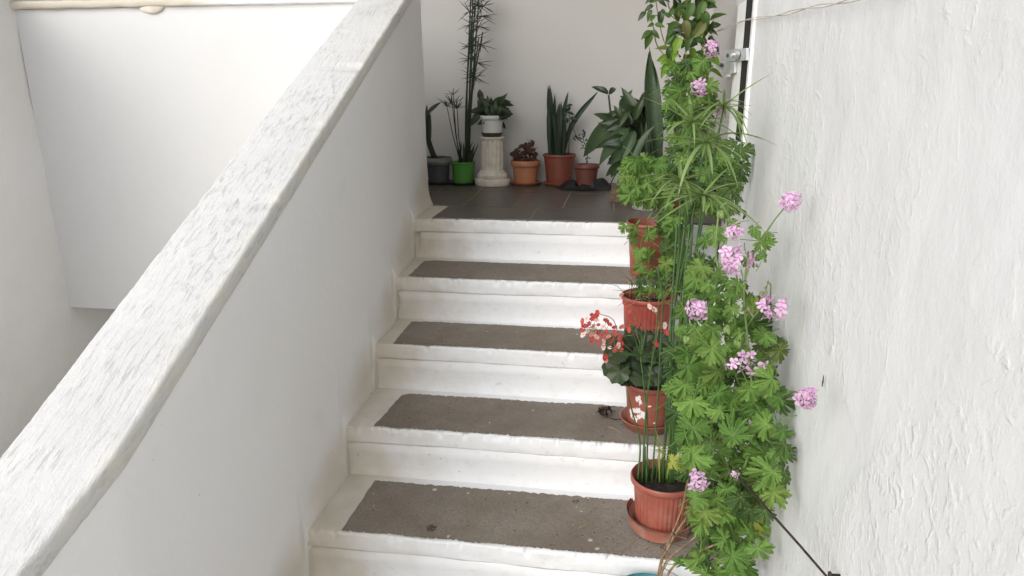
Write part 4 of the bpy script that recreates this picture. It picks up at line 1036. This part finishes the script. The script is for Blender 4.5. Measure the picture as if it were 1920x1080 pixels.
# fluted pedestal with white pot
c3 = Vector((.146, .985, ZL))
ped = thing('fluted_pedestal', 'short cream fluted column pedestal under the white pot', 'pedestal', c3)
mb = MB(); mb.lathe([(.001, 0), (.092, 0), (.094, .004), (.094, .030), (.090, .034), (.080, .036), (.084, .044), (.083, .056), (.074, .062), (.070, .070), (.064, .078), (.060, .080), (.001, .080)], c3, 48); mb.build('base', M['stone'], ped, angle=45)
def flute(a, z, r_): return 1 - .10 * max(0, math.cos(a * 14)) ** .6 * (1 if .088 < z < .232 else 0) if r_ > .05 else 1
mb = MB(); mb.lathe([(.001, .0795), (.061, .0795)] + [(.061 - .003 * i / 10, .082 + .156 * i / 10) for i in range(11)] + [(.063, .241), (.064, .248), (.062, .252), (.001, .252)], c3, 112, flute); mb.build('shaft', M['stone'], ped, angle=60)
c4 = c3 + Vector((0, 0, .2525))
saucer_thing(c4, .057, .020, M['brownsaucer'], 'brown saucer between the white pot and the pedestal')
c4 = c4 + Vector((0, 0, .006))
g4 = thing('potted_dark_plant', 'white pot of dark glossy leaves standing on the pedestal', 'potted plant', c4)
pot_mesh(c4, .064, .050, .102, .006, .022).build('pot', M['whitepot'], g4, angle=50); soil(g4, c4, .056, .085)
for (a, b_, y0, y1) in (((925, 222), (898, 200), .98, .94), ((920, 222), (890, 170), 1.0, 1.0), ((922, 222), (893, 232), .97, .93), ((900, 215), (877, 238), .95, .93), ((925, 222), (915, 178), .99, .98), ((930, 222), (940, 185), .99, .98), ((930, 222), (962, 212), .97, .94),
                        ((935, 200), (962, 214), .95, .94), ((925, 222), (905, 185), .97, .93), ((928, 222), (928, 190), .96, .92), ((928, 222), (948, 200), .97, .93), ((922, 222), (900, 218), .96, .92), ((932, 222), (945, 218), .95, .92), ((905, 190), (893, 160), 1.0, 1.0), ((915, 200), (905, 176), 1.0, 1.02),
                        ((925, 200), (942, 172), 1.0, 1.0), ((935, 205), (952, 190), 1.0, 1.0), ((915, 215), (908, 198), .94, .92), ((928, 215), (920, 200), .94, .92), ((938, 215), (936, 200), .94, .92), ((918, 222), (885, 205), 1.0, .97), ((930, 222), (955, 205), 1.0, .98), ((924, 222), (912, 205), .95, .91)):
    leaf2(g4, a, b_, y0, y1, DK, .95)
for k in range(22):
    ax, ay = ru(905, 942), ru(195, 222); an = ru(-.9, 3.9); l_ = ru(24, 40)
    leaf2(g4, (ax, ay), (ax + math.cos(an) * l_, ay - math.sin(an) * l_ * .75), .99, .95 + ru(-.03, .06), DK, .8)
# orange pot with brown begonia
c5 = Vector((.318, 1.02, ZL + .006))
saucer_thing(c5 - Vector((0, 0, .006)), .084, .014, M['orange'], 'orange saucer under the small orange pot')
g5 = thing('potted_brown_begonia', 'orange clay-coloured pot of small crinkled brown leaves', 'potted plant', c5)
pot_mesh(c5, .079, .058, .122, .006, .030).build('pot', M['orange'], g5, angle=50); soil(g5, c5, .07, .10)
for (x, y) in scatter([(966, 296), (962, 285), (975, 268), (998, 262), (1004, 285), (1000, 298)], 16, 8): leaf_on(g5, x, y + 5, ru(11, 18), 1.0 + ru(-.03, .03), meshes=BBR)
# brown-red pot with snake plant
c6 = Vector((.497, 1.035, ZL + .006))
saucer_thing(c6 - Vector((0, 0, .006)), .084, .014, M['orange'], 'orange saucer under the snake plant pot')
g6 = thing('potted_snake_plant', 'reddish brown banded pot of upright snake plant blades with one long blade leaning right', 'potted plant', c6)
pot_mesh(c6, .088, .066, .155, .004, .014, 0, 64, [(.03, .045, .02)]).build('pot', M['brownpot'], g6, angle=50); soil(g6, c6, .08, .14)
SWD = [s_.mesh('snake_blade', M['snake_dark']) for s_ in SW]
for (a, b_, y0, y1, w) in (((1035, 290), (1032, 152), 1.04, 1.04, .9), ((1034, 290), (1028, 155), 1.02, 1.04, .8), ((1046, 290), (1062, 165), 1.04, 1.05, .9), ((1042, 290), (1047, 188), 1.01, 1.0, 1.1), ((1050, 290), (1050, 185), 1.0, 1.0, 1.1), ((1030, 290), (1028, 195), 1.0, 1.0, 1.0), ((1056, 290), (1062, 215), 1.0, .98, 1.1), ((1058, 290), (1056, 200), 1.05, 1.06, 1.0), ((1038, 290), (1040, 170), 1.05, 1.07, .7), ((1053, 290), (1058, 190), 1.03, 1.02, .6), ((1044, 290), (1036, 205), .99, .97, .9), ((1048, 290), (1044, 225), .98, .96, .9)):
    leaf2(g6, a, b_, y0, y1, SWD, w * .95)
mb = MB(); q = chain([(1056, 290), (1066, 250), (1085, 215), (1122, 171)], 1.02)
for i in range(3): pass
sp_ = spline(q, 16)
def fn(u, v_):
    i = int(round(v_ * 16)); t = i / 16; w = (.013 * min(1, .6 + t) * (1 - max(0, (t - .7) / .3) ** 2)); d = (sp_[min(i + 1, 16)] - sp_[max(i - 1, 0)]).normalized(); s_ = d.cross(Vector((0, -1, 0))).normalized()
    return sp_[i] + s_ * w * (u - .5) * 2 + Vector((0, -.006 * abs(u - .5) * 2, 0))
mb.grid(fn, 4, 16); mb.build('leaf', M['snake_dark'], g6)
for (x, y) in ((1066, 205), (1070, 212), (1060, 214), (1074, 222), (1063, 225), (1068, 198), (1058, 222)): leaf_on(g6, x, y, 16, 1.0, meshes=DK)
mb = MB(); mb.tube(chain([(1066, 290), (1068, 240), (1067, 205)], 1.0), .0018, 5); mb.tube(chain([(1072, 235), (1082, 258), (1094, 268)], 1.0), .0014, 5); mb.build('stem', M['cyp_dark'], g6)
# small pot on a black bag
bagc = Vector((.640, .895, ZL))
mb = MB()
def fn(u, v_):
    a = u * 2 * math.pi; r_ = v_; rx = .150 * r_ * (1 + .13 * math.sin(3 * a + 1) + .08 * math.sin(7 * a)); ry = .085 * r_ * (1 + .1 * math.cos(4 * a))
    z = .048 * math.exp(-((r_ - .52) / .26) ** 2) * (.75 + .5 * noise.noise(Vector((a * 1.4, r_ * 3, 2)))) * (1.2 if abs(math.cos(a)) > .5 else .55) * (1 - r_ ** 6) + .002
    return bagc + Vector((rx * math.cos(a), ry * math.sin(a), max(.0012, z + .004 * noise.noise(Vector((a * 4, r_ * 9, 0))) * (1 - r_))))
mb.grid(fn, 80, 18); tag(mb.build('plastic_bag', M['bag'], origin=bagc), 'crumpled black plastic bag spread under the small brown pot', 'plastic bag')
c7 = bagc + Vector((.008, .0, .006))
g7 = thing('potted_twig_plant', 'small dull brown pot with one sparse twiggy stem on the black bag', 'potted plant', c7)
pot_mesh(c7, .066, .046, .118, .004, .020).build('pot', M['smallpot'], g7, angle=50); soil(g7, c7, .06, .10)
mb = MB(); q = spline(chain([(1100, 308), (1101, 285), (1094, 262), (1092, 250)], .89), 12); mb.tube(q, taper(.0028, .0014, 13), 5)
mb.tube(chain([(1100, 285), (1108, 272), (1116, 270)], .89), .0012, 5); mb.tube(chain([(1093, 268), (1084, 262), (1078, 256)], .89), .0012, 5); mb.build('stem', M['cyp_dark'], g7)
for k in range(26):
    p_ = random.choice(q) + rv(.012); t = Vector((ru(-1, 1), ru(-1, .5), ru(-.2, 1))); put('leaf', random.choice(DK), frame(p_, t, Vector((0, -.6, 1)), ru(.014, .026)), g7)
for (x, y) in ((1116, 270), (1112, 274), (1080, 256), (1077, 260), (1118, 274)): leaf_on(g7, x, y, 10, .89, meshes=DK)
# wooden block
bc = Vector((.775, .475, ZL)); mb = MB()
for j, (z0, z1) in enumerate(((0, .033), (.035, .066))):
    mb.box((.776 + .004 * j, .480 - .003 * j, ZL + z0), (.93, .60, ZL + z1))
tag(mb.build('wooden_block', M['wood'], None, False, origin=bc), 'small weathered wooden block on the landing floor beside the pale pot', 'wooden block')
# pale pot with big speckled plant and tall blade
c8 = Vector((.945, .335, ZL))
g8 = thing('potted_dumb_cane', 'large dark plant with speckled broad leaves in a pale pot behind the geranium', 'potted plant', c8)
pot_mesh(c8, .098, .072, .165, .006, .022).build('pot', M['palepot'], g8, angle=50); soil(g8, c8, .09, .15)
mb = MB()
for ctrl in ([(1205, 325), (1190, 260), (1168, 215)], [(1200, 325), (1170, 270), (1148, 225), (1141, 178)], [(1215, 325), (1205, 250), (1195, 195)], [(1215, 325), (1225, 240), (1232, 185)], [(1200, 325), (1175, 300), (1160, 280)]):
    mb.tube(spline(chain(ctrl, .42), 12), taper(.007, .004, 13), 7)
mb.build('stem', M['cyp_dark'], g8)
L8 = [((1141, 176), (1111, 155), .40, .38, 'd'), ((1142, 178), (1160, 150), .40, .42, 'd'), ((1150, 225), (1117, 212), .42, .36, 'd'), ((1160, 222), (1080, 285), .42, .34, 's'), ((1165, 215), (1196, 138), .42, .5, 's'), ((1170, 230), (1152, 196), .42, .4, 'd'),
      ((1180, 240), (1115, 292), .38, .28, 's'), ((1175, 258), (1117, 268), .36, .30, 'd'), ((1185, 235), (1165, 175), .42, .45, 'd'), ((1192, 240), (1186, 165), .45, .50, 'd'), ((1200, 230), (1175, 168), .42, .34, 'd'), ((1205, 230), (1215, 150), .48, .52, 'd'),
      ((1210, 235), (1245, 172), .48, .5, 'd'), ((1215, 240), (1250, 205), .46, .46, 'd'), ((1190, 245), (1165, 300), .34, .26, 's'), ((1185, 260), (1140, 315), .34, .30, 's'), ((1185, 275), (1128, 335), .38, .36, 's'), ((1200, 260), (1180, 320), .32, .28, 's'),
      ((1180, 225), (1140, 240), .40, .32, 'd'), ((1175, 245), (1130, 222), .40, .34, 'd'), ((1205, 250), (1215, 310), .34, .28, 'd'), ((1210, 255), (1242, 290), .36, .32, 'd'), ((1195, 290), (1170, 350), .36, .34, 'd'), ((1190, 225), (1205, 180), .38, .34, 'd'),
      ((1225, 240), (1248, 230), .40, .36, 'd'), ((1200, 215), (1165, 195), .40, .34, 'd'), ((1205, 290), (1230, 320), .34, .3, 'd'), ((1195, 205), (1228, 165), .46, .48, 'd'), ((1175, 275), (1150, 265), .34, .28, 'd'), ((1190, 280), (1200, 330), .3, .26, 's'), ((1160, 265), (1130, 285), .40, .36, 'd'),
      ((1215, 215), (1240, 190), .44, .44, 'd'), ((1180, 205), (1160, 235), .38, .32, 'd')]
for k in range(60):
    ax, ay = ru(1160, 1238), ru(205, 300); an = ru(-.3, 1.0) if rnd() < .75 else ru(-1.2, -.4); sg = random.choice((-1, -1, 1)); l_ = ru(34, 58)
    bx_, by_ = ax + sg * math.cos(an) * l_, ay + math.sin(an) * l_
    if 1085 < bx_ < 1255: L8.append(((ax, ay), (bx_, by_), .50, .46 + ru(-.06, .06), random.choice('dds')))
for (a, b_, y0, y1, k_) in L8: leaf2(g8, a, b_, y0, y1, SPT if k_ == 's' else DKL, .92)
for ctrl in ([(1165, 315), (1152, 330), (1143, 350)], [(1172, 318), (1160, 335), (1158, 350)]):
    mb = MB(); mb.tube(spline(chain(ctrl, .42), 8), taper(.004, .002, 9), 5); mb.build('root', M['cyp_dark'], g8)
# tall snake blade standing in the pale pot's neighbour
c9 = Vector((1.085, .42, ZL))
g9 = thing('potted_tall_snake_plant', 'single tall banded snake plant blades rising before the dark speckled plant', 'potted plant', c9)
pot_mesh(c9, .070, .055, .120, .004, .014).build('pot', M['smallpot'], g9, angle=50); soil(g9, c9, .062, .105)
SWB = [s_.mesh('snake_blade', M['snake']) for s_ in SW]
leaf2(g9, (1232, 330), (1219, 95), .36, .30, [SWB[0]], 1.55, (0, -1, .1)); leaf2(g9, (1243, 330), (1229, 78), .40, .34, [SWB[1]], .75, (-.6, -.8, .1)); leaf2(g9, (1226, 330), (1208, 230), .34, .28, [SWB[2]], 1.6, (0, -1, .1))
leaf2(g9, (1182, 335), (1204, 230), .24, .20, [SWB[2]], 1.9, (-.9, -.5, .1))

# ------------------------------------------------------------------ climbing plant in the corner
cv = Vector((1.12, .16, ZL))
vine = thing('climbing_plant', 'leafy climber in the corner above the geranium, running out of the top of the photo', 'climbing plant', cv)
mb = MB()
for ctrl in ([(1290, 330), (1296, 200), (1285, 90), (1292, -60)], [(1290, 330), (1310, 180), (1318, 60), (1312, -60)], [(1285, 200), (1262, 120), (1240, 60), (1222, -50)], [(1258, 118), (1232, 85), (1225, 50), (1214, 10)], [(1276, 30), (1255, 15), (1250, -30)], [(1290, 90), (1262, 32), (1215, 30)]):
    Yv = .14
    pts = [at(x, y, Yv) for x, y in ctrl]
    if ctrl[0] == (1290, 330): pts = [cv] + pts
    mb.tube(spline(pts, 20), taper(.0032, .0013, 21), 6)
mb.build('stem', M['twig'], vine)
OVV = [blade_leaf(.43, 10, c_, .22, 'ovate', .02, i) for i, c_ in enumerate((.15, .4, .7))]
VL = {k: [o_.mesh('vine_leaf', M[k]) for o_ in OVV] for k in ('vine', 'vine_light', 'dark', 'ger_dark')}
for (a, b_, k_) in (((1211, 22), (1195, 36), 'dark'), ((1222, 18), (1211, 36), 'vine'), ((1225, 10), (1208, 16), 'dark'), ((1238, 20), (1240, 50), 'dark'), ((1240, 18), (1248, 22), 'dark'), ((1228, 45), (1247, 50), 'vine'), ((1226, 44), (1214, 50), 'vine'), ((1221, 57), (1201, 73), 'vine'), ((1221, 58), (1210, 92), 'vine'), ((1221, 57), (1238, 70), 'vine'),
                 ((1218, 5), (1232, -4), 'vine'), ((1225, -6), (1210, 4), 'dark'), ((1235, 0), (1250, 8), 'dark'), ((1240, -8), (1256, 2), 'dark'), ((1228, 28), (1218, 40), 'vine'), ((1255, 30), (1268, 8), 'vine'), ((1257, 32), (1244, 22), 'vine'), ((1254, 88), (1255, 112), 'vine'), ((1256, 112), (1238, 120), 'vine_light'), ((1250, 118), (1240, 148), 'vine_light'), ((1258, 115), (1252, 138), 'vine_light'),
                 ((1262, 55), (1248, 85), 'vine'), ((1262, 62), (1272, 80), 'vine'), ((1262, 80), (1275, 100), 'vine_light'), ((1330, 60), (1338, 38), 'dark'), ((1328, 55), (1335, 65), 'dark'), ((1325, 8), (1338, 2), 'dark'), ((1285, 42), (1272, 66), 'vine'), ((1320, 62), (1292, 66), 'vine_light')):
    leaf2(vine, a, b_, .12, .10, VL[k_], 1.0)
M['olive'] = leafmat('olive vine leaf', (.125, .120, .045), (.15, .165, .05), .5, .3)
VL['olive'] = [o_.mesh('vine_leaf', M['olive']) for o_ in OVV]
for (a, b_, k_) in (((1284, 38), (1292, 72), 'olive'), ((1322, 40), (1300, 72), 'olive'), ((1318, 20), (1330, 52), 'vine'), ((1300, 5), (1286, 36), 'vine'), ((1322, 2), (1306, 34), 'vine'), ((1276, 70), (1262, 100), 'vine_light')):
    leaf2(vine, a, b_, .02, .0, VL[k_], 1.15)
for (x, y) in scatter([(1262, -25), (1330, -25), (1332, 60), (1330, 130), (1300, 150), (1262, 140), (1255, 100), (1268, 50)], 110, 9):
    k_ = random.choice(('vine', 'vine', 'dark', 'ger_dark')) if y < 85 else random.choice(('vine', 'vine_light', 'vine_light', 'ger_dark'))
    c_ = at(x, y, ru(.04, .26)); t = Vector((ru(-1, 1), ru(-.6, .2), ru(-1, .4))); put('leaf', random.choice(VL[k_]), frame(c_, t, Vector((ru(-.6, .6), -.8, ru(0, 1))), ru(24, 40) * pxm(c_)), vine)

print('objects', len(bpy.data.objects))
